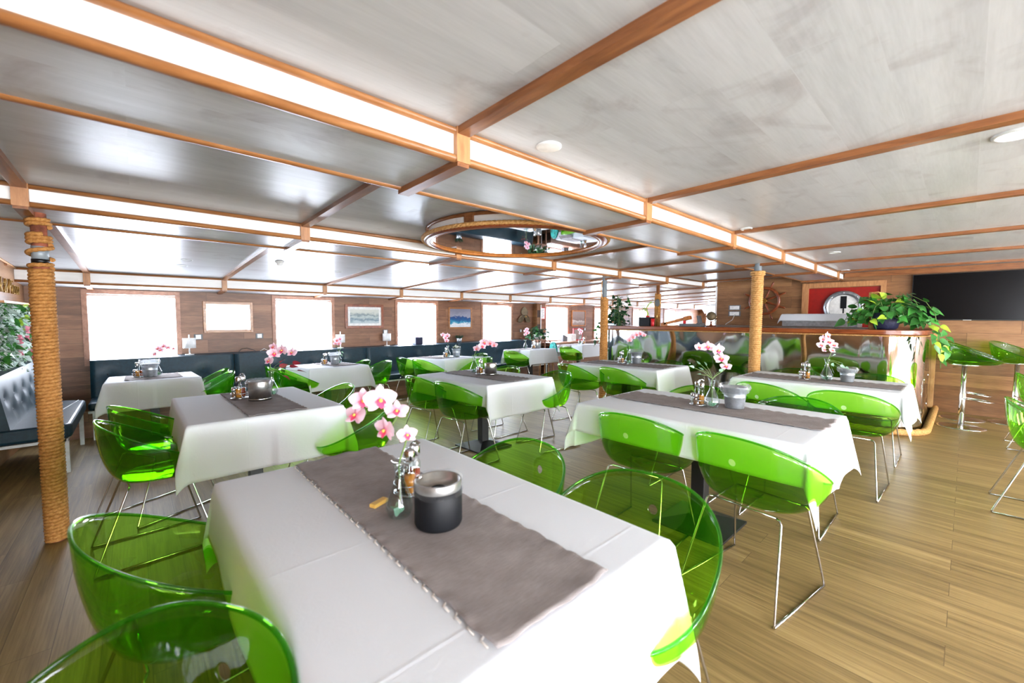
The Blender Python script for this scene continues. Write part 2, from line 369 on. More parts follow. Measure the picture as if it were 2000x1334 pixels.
def window(i, cx, y, sgn, blind_z, dmat, bmat, cat=True):
    """frame, daylight pane behind, roller blind: sgn = +1 when outdoors is towards +y"""
    m = MB(); x0, x1 = cx - WW / 2, cx + WW / 2; t = .035
    def fr(a0, a1, z0, z1): m.box((a0, min(y - sgn * .018, y + sgn * .11), z0), (a1, max(y - sgn * .018, y + sgn * .11), z1))
    fr(x0 - .02, x0 + t, WZ0 - .02, WZ1 + .02); fr(x1 - t, x1 + .02, WZ0 - .02, WZ1 + .02)
    fr(x0 + t, x1 - t, WZ1 - t, WZ1 + .02); fr(x0 + t, x1 - t, WZ0 - .02, WZ0 + .02)
    w = struct('window', m, M['frame'])
    p = MB(); yy = y + sgn * .095; p.box((x0 + t, min(yy, yy + sgn * .01), WZ0), (x1 - t, max(yy, yy + sgn * .01), WZ1)); p.build('pane', dmat, w)
    if blind_z is not None:
        b = MB(); yb = y + sgn * .03; b.box((x0 + t + .008, min(yb, yb + sgn * .003), blind_z), (x1 - t - .008, max(yb, yb + sgn * .003), WZ1 - t - .02)); b.build('blind', bmat, w)
        r = MB(); r.tube([(x0 + t, yb, WZ1 - t - .022), (x1 - t, yb, WZ1 - t - .022)], .02, 10); r.build('blind_roller', M['white'], w)
        r = MB(); r.box((x0 + t + .006, yb - .006, blind_z - .018), (x1 - t - .006, yb + .006, blind_z)); r.build('blind_bar', M['white'], w)
        c = MB(); pts = [(x0 + t + .006 + .004 * math.sin(q), yb - sgn * .025, WZ1 - .06 - q * .075) for q in range(12)]
        c.tube(pts, .003, 6); c.build('blind_cord', M['white'], w)
    return w
for i, c in enumerate(WIN):
    window(i, c, YW, 1, .69 if i not in (2, 4) else .93, M['daylight'], M['blind'])
for i, c in enumerate(WIN):
    window(i, c, YR, -1, None, M['daylight_right'], M['blind'])

# girders with white fascia, trims, blocks; cross trims on every frame
def ypts(a, b, n): return [a + (b - a) * i / n for i in range(n + 1)]
def beam(y0, y1, drop, x0, x1):
    m = MB(); za, zb = zc(y0) - drop, zc(y1) - drop
    m.add([(x, y, z) for x in (x0, x1) for (y, z) in ((y0, za), (y0, zc(y0) + .02), (y1, zc(y1) + .02), (y1, zb))],
          [(0, 1, 2, 3), (4, 7, 6, 5), (0, 4, 5, 1), (1, 5, 6, 2), (2, 6, 7, 3)], False)
    m.cur = 1; m.add([(x0, y0, za), (x0, y1, zb), (x1, y1, zb), (x1, y0, za)], [(0, 1, 2, 3)], False)
    struct('beam', m, [M['fascia'], M['ceil']], fix=False)
    def bar(y, z, r, sx=1.2): # half-round edge trim
        q = MB(); q.rings([[(x, y + r * sx * math.cos(a), z + r * math.sin(a)) for a in [2 * PI * k / 10 for k in range(10)]] for x in (x0, x1)]); struct('trim', q, M['trim'])
    bar(y0, za + .004, .016); bar(y0 - .004, zc(y0) - .012, .013)
    if y1 < YW - .1: bar(y1, zb + .002, .014)
    return za, zb
def frames(x0, x1): return [FX0 + FS * i for i in range(-1, 14) if x0 < FX0 + FS * i < x1]
def cross(x, y0, y1, zfun, w=.056, h=.028):
    m = MB(); n = max(1, int(abs(y1 - y0) / .6)); rings = []
    for y in ypts(y0, y1, n):
        z = zfun(y); rings.append([(x - w / 2, y, z + .01), (x - w / 2, y, z - h), (x + w / 2, y, z - h), (x + w / 2, y, z + .01)])
    m.rings(rings, True, True, False); struct('trim', m, M['bar_y'])
def girder(y0, y1, drop, x0, x1):
    za, zb = beam(y0, y1, drop, x0, x1)
    for x in frames(x0, x1):
        m = MB(); m.box((x - .032, y0 - .024, za - .012), (x + .032, y0 + .002, zc(y0) - .0)); struct('trim', m, M['block'])
        if y1 - y0 > .1: cross(x, y0 - .02, y1 + (.015 if y1 < YW - .1 else 0), lambda y: za + (zb - za) * (y - y0) / (y1 - y0))
girder(G1, G1B, .122, XE, XB); girder(G2, G2B, .112, XE, XB - .25); girder(G3, YW, .158, XE, XF)
girder_mirror = [(-G1, -G1B), (-G2, -G2B)]
for x in frames(XE, XF):
    if x < XB:
        cross(x, YR, G1 - .02, zc); 
        if abs(x - (FX0 + 2 * FS)) > .1: cross(x, G1B, G2 - .02, zc)
        cross(x, G2B, G3 - .02, zc)
    else: cross(x, 3.4, G3 - .02, zc)
m = MB(); m.box((XB - .03, YR, 2.0), (XB, G1 - .02, 2.075)); struct('trim', m, M['bar_y'])
m = MB(); m.box((XB - .03, G2B, zc(3.6) - .04), (XB + .1, G2B + .0, zc(3.6))) if False else m.box((XE, 7.0, 1.86), (XE + .02, 7.4, 1.875)); struct('trim', m, M['trim'])
m = MB(); m.tube([(XE + .012, y, zc(y) - .012) for y in ypts(G2B, G3, 8)], .012, 8); struct('trim', m, M['pale'])
# far end of the room: sloping fascia and window panels
m = MB()
for k in range(3):
    y0 = 4.6 + k * 1.05
    m.add([(XF - .02, y0, 1.52), (XF - .02, y0 + 1.0, 1.52), (XF - .5, y0 + 1.0, 1.86), (XF - .5, y0, 1.86)], [(0, 1, 2, 3)], False)
struct('trim', m, M['fascia'])
for (y0, y1) in ((4.0, 4.75), (5.1, 5.9), (6.9, 7.6)):
    m = MB(); m.box((XF - .04, y0 - .05, .55), (XF - .001, y1 + .05, 1.60)); w = struct('window', m, M['frame'])
    p = MB(); p.box((XF - .05, y0, .6), (XF - .041, y1, 1.55)); p.build('pane', M['daylight'], w)

for y0 in (-1.9, -3.5, -5.1):  # unseen windows added behind the camera to light surfaces facing aft
    m = MB(); m.box((XE, y0 - .6, .55), (XE + .03, y0 + .6, 1.75)); w = struct('window', m, M['frame'])
    p = MB(); p.box((XE + .031, y0 - .54, .61), (XE + .036, y0 + .54, 1.69)); p.build('pane', M['back_fill'], w)
# wooden kick board below the bench, pillar and ledge further along the window wall
m = MB(); m.box((XE, 7.28, -.25), (7.62, 7.30, .13)); struct('baseboard_left', m, M['wall_x'])
m = MB(); m.box((8.0, 7.80, -.23), (8.12, YW, 1.72)); struct('trim', m, M['wall_y'])
m = MB(); m.box((8.12, 7.79, -.23), (8.15, YW, 1.72)); struct('trim', m, M['white'])
t = thing('wall_cabinet', 'low dark wooden cabinet with ledge under the far windows', 'cabinet', (8.2, 7.5, zf(7.6)))
m = MB(); m.box((0, .02, 0), (5.2, .46, .83)); m.build('body', M['wall_x'], t)
m = MB(); m.box((-.02, 0, .83), (5.22, .46, .86)); m.build('ledge', M['frame'], t, bevel=.004)

# ------------------------------------------------------------------ rope posts
def rope_helix(cx, cy, z0, z1, R, r, n_seg=26, pitch=None, lobed=True):
    pitch = pitch or r * 1.95; turns = (z1 - z0) / pitch; N = int(turns * n_seg)
    return [(cx + R * math.cos(2 * PI * k / n_seg), cy + R * math.sin(2 * PI * k / n_seg), z0 + (z1 - z0) * k / N) for k in range(N + 1)]
def rope(m, path, r, n=7): m.tube(path, r, 12, lobes=3, twist=2 * PI / (r * 7))
t = thing('rope_column', 'thick pole bound in rope with rusty bare top, beside the padded corner bench', 'rope column', (-.405, 3.69, zf(3.69)))
def L(z): return z - zf(3.69)
m = MB(); m.cyl((0, 0, 0), .034, 0, L(1.975), 20); m.build('pole', M['rust'], t)
m = MB(); m.cyl((0, 0, 0), .036, L(1.645), L(1.73), 20); m.build('pole_patch', M['pipe'], t)
m = MB(); m.cyl((0, 0, 0), .038, L(1.632), L(1.655), 20); m.build('tape_band', M['tape'], t)
m = MB(); rope(m, rope_helix(0, 0, .004, L(1.60), .043, .0105, 60), .0122)
for (a, b, nn) in ((1.605, 1.628, 0), (1.742, 1.80, 0), (1.845, 1.885, 0)):
    rope(m, rope_helix(0, 0, L(a), L(b), .044, .0105, 60), .0122)
rope(m, [(.048 * math.cos(a), .048 * math.sin(a), L(1.655 + .085 * a / (2 * PI * 1.2))) for a in [2 * PI * 1.2 * k / 120 for k in range(121)]], .0122)
m.build('rope_winding', M['rope'], t, fix=False)
def post(name, label, x, y, zr0, zr1, R, pole, loop=False, mat='rope'):
    t = thing(name, label, 'rope column', (x, y, zf(y))); b = zf(y)
    m = MB(); m.cyl((0, 0, 0), R - .012, 0, zc(y) - .10 - b, 18); m.build('pole', M[pole], t)
    m = MB(); rope(m, rope_helix(0, 0, zr0 - b, zr1 - b, R, .0115, 44), .013, 6)
    if loop:
        for dz in (0, .025): rope(m, [((R + .012) * math.cos(2 * PI * k / 20), (R + .012) * math.sin(2 * PI * k / 20), zr1 - b - .03 + dz) for k in range(21)], .015, 6)
    m.build('rope_winding', M[mat], t, fix=False)
    return t
post('rope_column', 'slim rope-wrapped post with bare grey pipe top by the planted bar end', 5.283, 3.73, .0, 1.63, .048, 'pipe')
r_ = [o for o in COL.objects if o.name.startswith('rope_column')][-1]
m = MB(); m.tube([(-.06 - .02 * math.sin(k / 8 * PI), .0, 1.66 + .27 * k / 8) for k in range(9)], .008, 6); m.build('loose_rope_end', M['rope'], r_)
post('rope_column', 'pale rope-wrapped post standing in front of the steel bar', 5.283, 1.64, .0, 1.86, .05, 'pipe', True, 'rope_pale')
post('rope_column', 'thin rope-wrapped post rising behind the bar counter beside the black planter', 6.93, 3.75, .0, 1.76, .042, 'bar_y')

# ------------------------------------------------------------------ round mirror in the ceiling
DX, DY, DR = 2.45, 2.66, .775
t = thing('ceiling_mirror', 'round mirror dome with rope rim hanging below the ceiling', 'mirror', (DX, DY, 0))
zt = zc(DY) + .0; zb = 1.955
m = MB(); m.lathe([(DR - .03, zb), (DR - .03, zt - .002)], n=64, caps=False); m.build('drum', M['fascia'], t)
m = MB(); m.lathe([(DR - .055, zb + .012), (.005, zb + .012)], n=64, caps=False); m.build('mirror_disc', M['mirror'], t)
m = MB(); m.lathe([(DR - .06, zb + .012), (DR - .058, zb - .002), (DR - .045, zb - .008), (DR - .03, zb - .004), (DR, zb + .004), (DR, zb + .03), (DR - .03, zb + .03)], n=72, caps=False); m.build('rim', M['mahog'], t)
m = MB(); m.lathe([(DR - .075, zb + .011), (DR - .072, zb - .001), (DR - .064, zb - .006), (DR - .056, zb - .002)], n=72, caps=False); m.build('inner_rim', M['orange'], t)
m = MB(); rope(m, [((DR + .008) * math.cos(2 * PI * k / 1300), (DR + .008) * math.sin(2 * PI * k / 1300), zb + .016) for k in range(1301)], .015, 7); m.build('rope_rim', M['rope_pale'], t, fix=False)
m = MB(); m.lathe([(DR - .03, zt - .022), (DR - .014, zt - .022), (DR - .014, zt + .0), (DR - .03, zt + .0)], n=64, caps=False); m.build('top_trim', M['bar_y'], t)
for k in range(8):
    a = 2 * PI * k / 8 + .38; m = MB(); R4 = Matrix.Rotation(a, 4, 'Z'); m.box((DR - .034, -.035, zb + .02), (DR - .012, .035, zt - .004), R4); m.build('drum_block', M['bar_y'], t)

# ------------------------------------------------------------------ small ceiling fittings
def downlight(x, y, r, label, glow=False, cat='ceiling light'):
    t = thing('ceiling_light', label, cat, (x, y, zc(y)), 0, tilt_at(y))
    m = MB(); m.lathe([(r, .002), (r, -.006), (r * .82, -.010), (r * .78, -.004)], n=32, caps=False); m.build('ring', M['white_metal'], t)
    m = MB(); m.lathe([(r * .8, -.004), (.002, -.004)], n=32, caps=False); m.build('diffuser', M['lampglow' if glow else 'white'], t)
downlight(2.675, -.103, .075, 'glowing round ceiling light at the photo right edge', True)
t = thing('speaker_disc', 'flat white round ceiling disc above the foreground beam corner', 'ceiling speaker', (1.366, 1.29 - .02, zc(1.27)))
m = MB(); m.lathe([(.055, .002), (.055, -.006), (.048, -.009), (.001, -.009)], n=32); m.build('cover', M['white'], t)
downlight(5.88, 1.05, .055, 'unlit ceiling light beyond the third cross trim near the television')
downlight(8.1, 1.30, .055, 'unlit ceiling light right above the red door')
downlight(3.80, 1.28, .045, 'unlit ceiling light beside the long white beam near the third cross trim')
downlight(.445, 5.92, .055, 'unlit ceiling light nearer the room over the corner bench table')
downlight(.43, 6.40, .06, 'unlit ceiling light nearer the window over the corner bench table')
downlight(2.106, 5.93, .055, 'unlit ceiling light above the bench table below the harbour print')
downlight(3.835, 6.03, .055, 'unlit ceiling light above the bench table below the wave picture')
downlight(4.77, 6.98, .055, 'unlit ceiling light over the third window from the corner')
downlight(8.2, 2.78, .055, 'unlit ceiling light above the ship wheel')
t = thing('smoke_detector', 'white smoke detector on the ceiling before the second window', 'smoke detector', (1.282, 5.51, zc(5.51)), 0, tilt_at(5.51))
m = MB(); m.lathe([(.05, .002), (.05, -.018), (.034, -.024), (.001, -.024)], n=28); m.build('base', M['white'], t)
m = MB(); m.lathe([(.032, -.022), (.032, -.042), (.022, -.048), (.001, -.048)], n=24); m.build('sensor', M['white'], t)

# ------------------------------------------------------------------ camera
f_px, yaw, pitch, roll = 807.35, math.radians(47.747), math.radians(3.371), math.radians(.296)
fw = Vector((math.cos(yaw) * math.cos(pitch), math.sin(yaw) * math.cos(pitch), -math.sin(pitch)))
rt = Vector((math.sin(yaw), -math.cos(yaw), 0)); up = rt.cross(fw)
r2 = rt * math.cos(roll) + up * math.sin(roll); u2 = -rt * math.sin(roll) + up * math.cos(roll)
cam = bpy.data.cameras.new('camera'); co = bpy.data.objects.new('camera', cam); COL.objects.link(co)
cam.sensor_width = 36; cam.lens = f_px * 36 / 2000; cam.clip_start = .02
cam.dof.use_dof = True; cam.dof.focus_distance = 4.5; cam.dof.aperture_fstop = 2.8
co.matrix_world = Matrix(((r2.x, u2.x, -fw.x, 0), (r2.y, u2.y, -fw.y, 0), (r2.z, u2.z, -fw.z, 1.33), (0, 0, 0, 1)))
S.camera = co
LAMP_W, UP_W = 6, 210
# ------------------------------------------------------------------ green tub chair
def se(a, n): c = math.cos(a); return math.copysign(abs(c) ** (2 / n), c)
def se2(a, n): c = math.sin(a); return math.copysign(abs(c) ** (2 / n), c)
def shell_pt(th, s, z0=.43, zfr=.50, zbk=.78, dx=.03):
    bx, by = .155 * se(th, 2.5) + .005, .185 * se2(th, 2.5)
    rx, ry = .268 * se(th, 2.35), .288 * se2(th, 2.35)
    u = (.27 - rx) / .54; zr = zfr + (zbk - zfr) * max(0, u) ** 1.2
    if s < .3: k = s / .3; return Vector((bx * k + dx, by * k, z0 + .008 * k * k))
    t = (s - .3) / .7; w = math.sin(t * PI / 2) ** .85; q = 1 - math.cos(t * PI / 2) ** 1.1 if t < 1 else 1
    return Vector((dx + bx + (rx - bx) * w, by + (ry - by) * w, z0 + .008 + (zr - z0 - .008) * q))
def shell_mesh(m, hole=True, **kw):
    NT_, NS = 72, 22
    def pt(i, j): return shell_pt(2 * PI * j / NT_, max(1e-3, i / NS), **kw)
    idx = {}; vs = []
    for i in range(NS + 1):
        for j in range(NT_): idx[i, j] = len(vs); vs.append(pt(i, j))
    j0, i0 = NT_ // 2, NS - 4; fs = []
    for i in range(NS):
        for j in range(NT_):
            if hole and i0 - 2 <= i <= i0 + 1 and j in (j0 - 1, j0): continue
            q = (j + 1) % NT_; fs.append((idx[i, j], idx[i, q], idx[i + 1, q], idx[i + 1, j]))
    if hole:
        du = (shell_pt(PI, (i0 + .5) / NS, **kw) - shell_pt(PI, (i0 - .5) / NS, **kw)).length * NS; K = 36; loops = []
        for rr in (.0175, .0195, .026):
            loops.append(list(range(len(vs), len(vs) + K)))
            for k in range(K):
                c_ = 2 * PI * k / K; yy = rr * math.cos(c_)
                vs.append(shell_pt(PI + math.copysign(math.asin(min(1, (abs(yy) / .288) ** 1.175)), yy), i0 / NS + rr * math.sin(c_) / du, **kw))
        for A, B in zip(loops, loops[1:]):
            for k in range(K): q = (k + 1) % K; fs.append((A[k], A[q], B[q], B[k]))
        outer = [(i0, j0 + 1), (i0 + 1, j0 + 1), (i0 + 2, j0 + 1), (i0 + 2, j0), (i0 + 2, j0 - 1), (i0 + 1, j0 - 1), (i0, j0 - 1), (i0 - 1, j0 - 1), (i0 - 2, j0 - 1), (i0 - 2, j0), (i0 - 2, j0 + 1), (i0 - 1, j0 + 1)]
        ang = [(math.atan2((oi - i0) / NS * du, -.036 * (j0 - oj)) % (2 * PI)) for oi, oj in outer]
        O = [idx[o] for o in outer]; I = loops[-1]; p = q = 0; n1, n2 = len(O), K
        while p < n1 or q < n2:
            ao = ang[(p + 1) % n1] + (2 * PI if p + 1 >= n1 else 0); ai = 2 * PI * (q + 1) / K
            if q >= n2 or (p < n1 and ao <= ai): fs.append((I[q % K], O[p % n1], O[(p + 1) % n1])); p += 1
            else: fs.append((I[q % K], O[p % n1], I[(q + 1) % K])); q += 1
    m.add(vs, fs, True)
def rim_path(**kw): return [shell_pt(2 * PI * j / 96, 1, **kw) for j in range(96)]
GC = 'green see-through tub chairs around the dining tables'
def make_chair():
    t = thing('tub_chair', '', 'chair', group=GC)
    m = MB(); shell_mesh(m); m.build('shell', M['green'], t, solid=.0055)
    m = MB(); m.tube(rim_path(), .0052, 8, closed=True); m.build('rim', M['green_rim'], t)
    for sy in (1, -1):
        for (fx, txx) in ((.25, .15), (-.27, -.13)):
            m = MB(); m.tube([(fx, .222 * sy, .006), (fx - .004 * (1 if fx > 0 else -1), .221 * sy, .02), (txx, .176 * sy, .40), (txx * .96, .168 * sy, .413), (txx * .9, .15 * sy, .417)], .0055, 8); m.build('leg', M['chrome'], t)
        m = MB(); m.tube([(-.27, .222 * sy, .006), (.25, .222 * sy, .006)], .0055, 8); m.build('floor_runner', M['chrome'], t)
    for x in (.135, -.117):
        m = MB(); m.tube([(x, -.15, .417), (x, .15, .417)], .0055, 8); m.build('seat_support', M['chrome'], t)
    return t
chair0 = make_chair(); used = []
def chair(x, y, rz, label, group=GC):
    loc = (x, y, zf(y)); tl = tilt_at(y)
    if not used:
        used.append(1); chair0.location = loc; chair0.rotation_euler = (tl, 0, rz); chair0['label'] = label; return chair0
    return dup(chair0, loc, rz, tl, label, group)

# ------------------------------------------------------------------ tables, cloths, runners
TH = .75
class Tab: pass
def cloth_fn(W, Lh, ov, seed):
    rnd = random.Random(seed); ph = [rnd.uniform(0, 6.28) for _ in range(8)]
    hx, hy = W / 2, Lh / 2
    def fn(u, v):
        ox = ov * .62; X, Y = (u - .5) * (W + 2 * ox), (v - .5) * (Lh + 2 * ov)
        sx, sy = math.copysign(1, X), math.copysign(1, Y)
        dx, dy = max(0, abs(X) - hx), max(0, abs(Y) - hy)
        px, py = min(abs(X), hx) * sx, min(abs(Y), hy) * sy
        z = .0012 * noise.noise((X * 4, Y * 4, seed)) ; rc = .012
        if dx == 0 and dy == 0: return (px, py, z)
        r = math.hypot(dx, dy); phi = math.atan2(dy, dx)
        s2 = math.sin(2 * phi) if dx > 0 and dy > 0 else 0
        edge = r / ov
        ripple = (.014 * math.sin(px * 9 + ph[0] + sx) + .010 * math.sin(py * 8 + ph[1] * sx) + .006 * noise.noise((px * 5, py * 5, seed + 3))) * edge * (1 - .6 * s2)
        ct = abs(s2) ** 1.3
        out = min(r, rc) * .8 + r * (.05 + .20 * ct * (.8 + .25 * math.sin(ph[2] + sx * 2 + sy))) + ripple + .012 * edge
        out = min(out, r * .8)
        zz = -math.sqrt(max(0, r * r - out * out)) * (1 if r > rc else r / rc)
        # the fold leans towards one side so it hangs as a pleat
        ang = phi + .35 * math.sin(ph[3] + sx + 2 * sy) * s2
        return (px + sx * math.cos(ang) * out, py + sy * math.sin(ang) * out, z + zz)
    return fn
CLOTHS = {}
def table(key, cx, cy, desc, W=.81, Lh=1.23, ov=.31, h=TH, run=None, seed=1, legend=None):
    T = Tab(); T.cx, T.cy, T.tl, T.desc, T.h = cx, cy, tilt_at(cy), desc, h
    t = thing('dining_table', 'pedestal dining table under white cloth, ' + (legend or desc), 'table', (cx, cy, zf(cy)), 0, T.tl, 'pedestal dining tables')
    hw, hl = W / 2 - .006, Lh / 2 - .006
    m = MB(); m.box((-hw, -hl, h - .034), (hw, hl, h - .006)); m.build('tabletop', M['pale'], t)
    m = MB(); m.box((-.042, -.042, .05), (.042, .042, h - .05)); m.build('column', M['black'], t, bevel=.004)
    m = MB(); m.box((-.2, -.2, h - .05), (.2, .2, h - .034)); m.build('top_plate', M['black'], t)
    m = MB(); q = .215; w = .05
    m.add([(-q, -q, 0), (q, -q, 0), (q, q, 0), (-q, q, 0), (-q, -q, .014), (q, -q, .014), (q, q, .014), (-q, q, .014), (-w, -w, .062), (w, -w, .062), (w, w, .062), (-w, w, .062)],
          [(3, 2, 1, 0), (0, 1, 5, 4), (1, 2, 6, 5), (2, 3, 7, 6), (3, 0, 4, 7), (4, 5, 9, 8), (5, 6, 10, 9), (6, 7, 11, 10), (7, 4, 8, 11), (8, 9, 10, 11)], False); m.build('base', M['black'], t)
    m = MB(); m.grid(72, 96, cloth_fn(W, Lh, ov, seed))
    c = m.build('tablecloth', M['cloth'], None, solid=.0016, fix=False)
    c.rotation_mode = 'ZYX'; c.location = T.pt(cx, cy) if False else (cx, cy - h * math.sin(T.tl), zf(cy) + h * math.cos(T.tl)); c.rotation_euler = (T.tl, 0, 0)
    tag(c, 'white tablecloth draped over ' + desc, 'tablecloth', 'white tablecloths')
    if run:
        (x0, x1, y0, y1) = run; n = noise
        def rf(u, v):
            x = x0 + (x1 - x0) * u; y = y0 + (y1 - y0) * v
            ed = min(u, 1 - u) * (x1 - x0); en = min(v, 1 - v) * (y1 - y0)
            x += .006 * n.noise((y * 14, u * 2, seed)) ; y += .010 * n.noise((x * 16, v * 3, seed + 5)) * (1 if en < .05 else .3)
            z = .0035 + .0025 * abs(n.noise((x * 9, y * 9, seed))) + max(0, .03 - ed) * .18 * abs(math.sin(y * 46 + 3 * n.noise((y * 6, 0, 1)))) + max(0, .05 - en) * .16 * (.5 + n.noise((x * 24, y * 4, seed + 2)))
            if abs(x) > W / 2 - .005: z -= (abs(x) - W / 2 + .005) * 1.1
            return (x, y, z)
        m = MB(); m.grid(36, 90, rf)
        r = m.build('table_runner', M['runner'], None, solid=.002, fix=False); r.rotation_mode = 'ZYX'; r.location = c.location; r.rotation_euler = c.rotation_euler
        tag(r, 'grey woven runner lying on ' + desc, 'table runner', 'grey table runners')
        if seed != 1: return T
        m = MB()
        for k in range(30):
            y = y0 + .03 + (y1 - y0 - .06) * k / 29; x = x0 - .002
            m.tube([(x - .004, y - .010, .003), (x - .006, y, .007), (x - .004, y + .010, .003), (x + .004, y + .014, .005)], .0022, 5)
        o = m.build('stitched_edge', M['stitch'], r)
    return T
def tpt(T, x, y, dz=.006):
    hh = T.h + dz; yp = (y - T.cy + hh * math.sin(T.tl)) / math.cos(T.tl)
    return (x, y, zf(T.cy) + yp * math.sin(T.tl) + hh * math.cos(T.tl))
# things that stand on the tables -------------------------------------------------
def pot(T, x, y, kind, label, s=1.0):
    nm = {'black': 'ice_bucket', 'steel': 'steel_pot', 'zinc': 'zinc_bucket', 'wrapped': 'zinc_bucket', 'flower': 'zinc_bucket'}[kind]
    t = thing(nm, label, 'pot' if kind in ('black', 'steel') else 'bucket', tpt(T, x, y), 0, T.tl, 'metal pots and buckets on the tables')
    R, H = .066 * s, .125 * s
    if kind == 'black':
        m = MB(); m.lathe([(R * .94, 0), (R, .008), (R, H * .78), (R * .97, H * .80)], n=40); m.build('body', M['ceramic'], t)
        m = MB(); m.lathe([(R * .965, H * .79), (R * .985, H * .98), (R * .96, H), (R * .90, H * .99), (R * .88, H * .84), (R * .3, H * .8)], n=40, caps=False); m.build('steel_rim', M['brushed'], t)
        m = MB(); m.grid(48, 6, lambda u, v: ((R * 1.02 + .004 * abs(noise.noise((u * 20, v * 3, 1)))) * math.cos(2 * PI * u), (R * 1.02 + .004 * abs(noise.noise((u * 20, v * 3, 1)))) * math.sin(2 * PI * u), H * .70 + v * H * .34 + .004 * noise.noise((u * 9, v, 4)))); m.build('plastic_wrap', M['film'], t, fix=False)
        m = MB(); m.lathe([(.002, H * .99), (.008, H), (.009, H * 1.07), (.001, H * 1.1)], (-R * .6, R * .5, 0), 10); m.build('knob', M['chrome'], t)
    elif kind == 'steel':
        m = MB(); m.lathe([(R, 0), (R, H * .96), (R * .97, H), (R * .92, H * .97), (R * .92, H * .3), (.002, H * .28)], n=40); m.build('body', M['brushed'], t)
        m = MB(); m.lathe([(R * 1.005, H * .05), (R * 1.012, H * .07), (R * 1.005, H * .09)], n=40, caps=False); m.build('band', M['chrome'], t)
    else:
        m = MB(); m.lathe([(R * .74, 0), (R * .76, .004), (R * .86, H * .5), (R * .88, H * .52), (R * .88, H * .56), (R * .87, H * .58), (R, H * .95), (R * 1.05, H * .97), (R * 1.04, H), (R * .96, H * .98), (R * .75, H * .2), (.002, H * .2)], n=36); m.build('body', M['zinc'], t)
        if kind == 'flower':
            fl = MB()
            rnd = random.Random(3)
            for k in range(46):
                a, q = rnd.uniform(0, 6.28), rnd.uniform(0, .07); z = H + .05 - q * .5 + rnd.uniform(0, .02)
                fl.cur = 0 if k % 3 else 1; fl.ball((q * math.cos(a), q * math.sin(a), z), rnd.uniform(.008, .013), 6, 4, (1, 1, .6))
            for k in range(12):
                a = rnd.uniform(0, 6.28); fl.cur = 1; fl.tube([(0, 0, H * .6), (.03 * math.cos(a), .03 * math.sin(a), H + .03), (.06 * math.cos(a), .06 * math.sin(a), H + .02)], .002, 4)
            fl.build('white_flowers', [M['whitepetal'], M['stem']], t)
        else:
            k = 1.12 if kind == 'wrapped' else .95
            def ff(u, v):
                a = 2 * PI * u; rr = R * (1.0 + .22 * math.sin(v * PI * .9) * k) + .012 * k * noise.noise((math.cos(a) * 5, math.sin(a) * 5, v * 6)); zz = H * (.72 if kind == 'wrapped' else .9) + v * H * .42 + .010 * noise.noise((math.cos(a) * 6, math.sin(a) * 6, 3 + v * 4))
                return (rr * math.cos(a), rr * math.sin(a), zz)
            m = MB(); m.grid(44, 9, ff); m.build('plastic_wrap', M['film'], t, fix=False)
    return t
def bottle(T, x, y, z, label, fluid, s=1.0, cat='oil bottle'):
    p = tpt(T, x, y, z); t = thing('oil_bottle', label, cat, p, 0, T.tl, 'cruets in the condiment stands')
    m = MB(); m.lathe([(.017 * s, 0), (.019 * s, .004), (.019 * s, .085 * s), (.015 * s, .094 * s), (.014 * s, .112 * s)], n=16); m.build('glass_body', M['glass'], t)
    m = MB(); m.lathe([(.0165 * s, .005), (.017 * s, .062 * s), (.001, .062 * s)], n=14); m.build('contents', M[fluid], t)
    m = MB(); m.lathe([(.017 * s, .108 * s), (.018 * s, .112 * s), (.018 * s, .138 * s), (.014 * s, .146 * s), (.001, .147 * s)], n=16); m.build('cap', M['chrome'], t)
def shaker(T, x, y, z, label, fill, s=1.0):
    p = tpt(T, x, y, z); t = thing('shaker', label, 'shaker', p, 0, T.tl, 'salt and pepper shakers in the condiment stands')
    m = MB(); m.lathe([(.015 * s, 0), (.017 * s, .003), (.015 * s, .045 * s), (.013 * s, .050 * s)], n=14); m.build('glass_body', M['glass'], t)
    m = MB(); m.lathe([(.0135 * s, .003), (.0125 * s, .038 * s), (.001, .038 * s)], n=12); m.build('contents', M[fill], t)
    m = MB(); m.lathe([(.0145 * s, .048 * s), (.0155 * s, .052 * s), (.0145 * s, .066 * s), (.008 * s, .072 * s), (.001, .073 * s)], n=14); m.build('cap', M['chrome'], t)
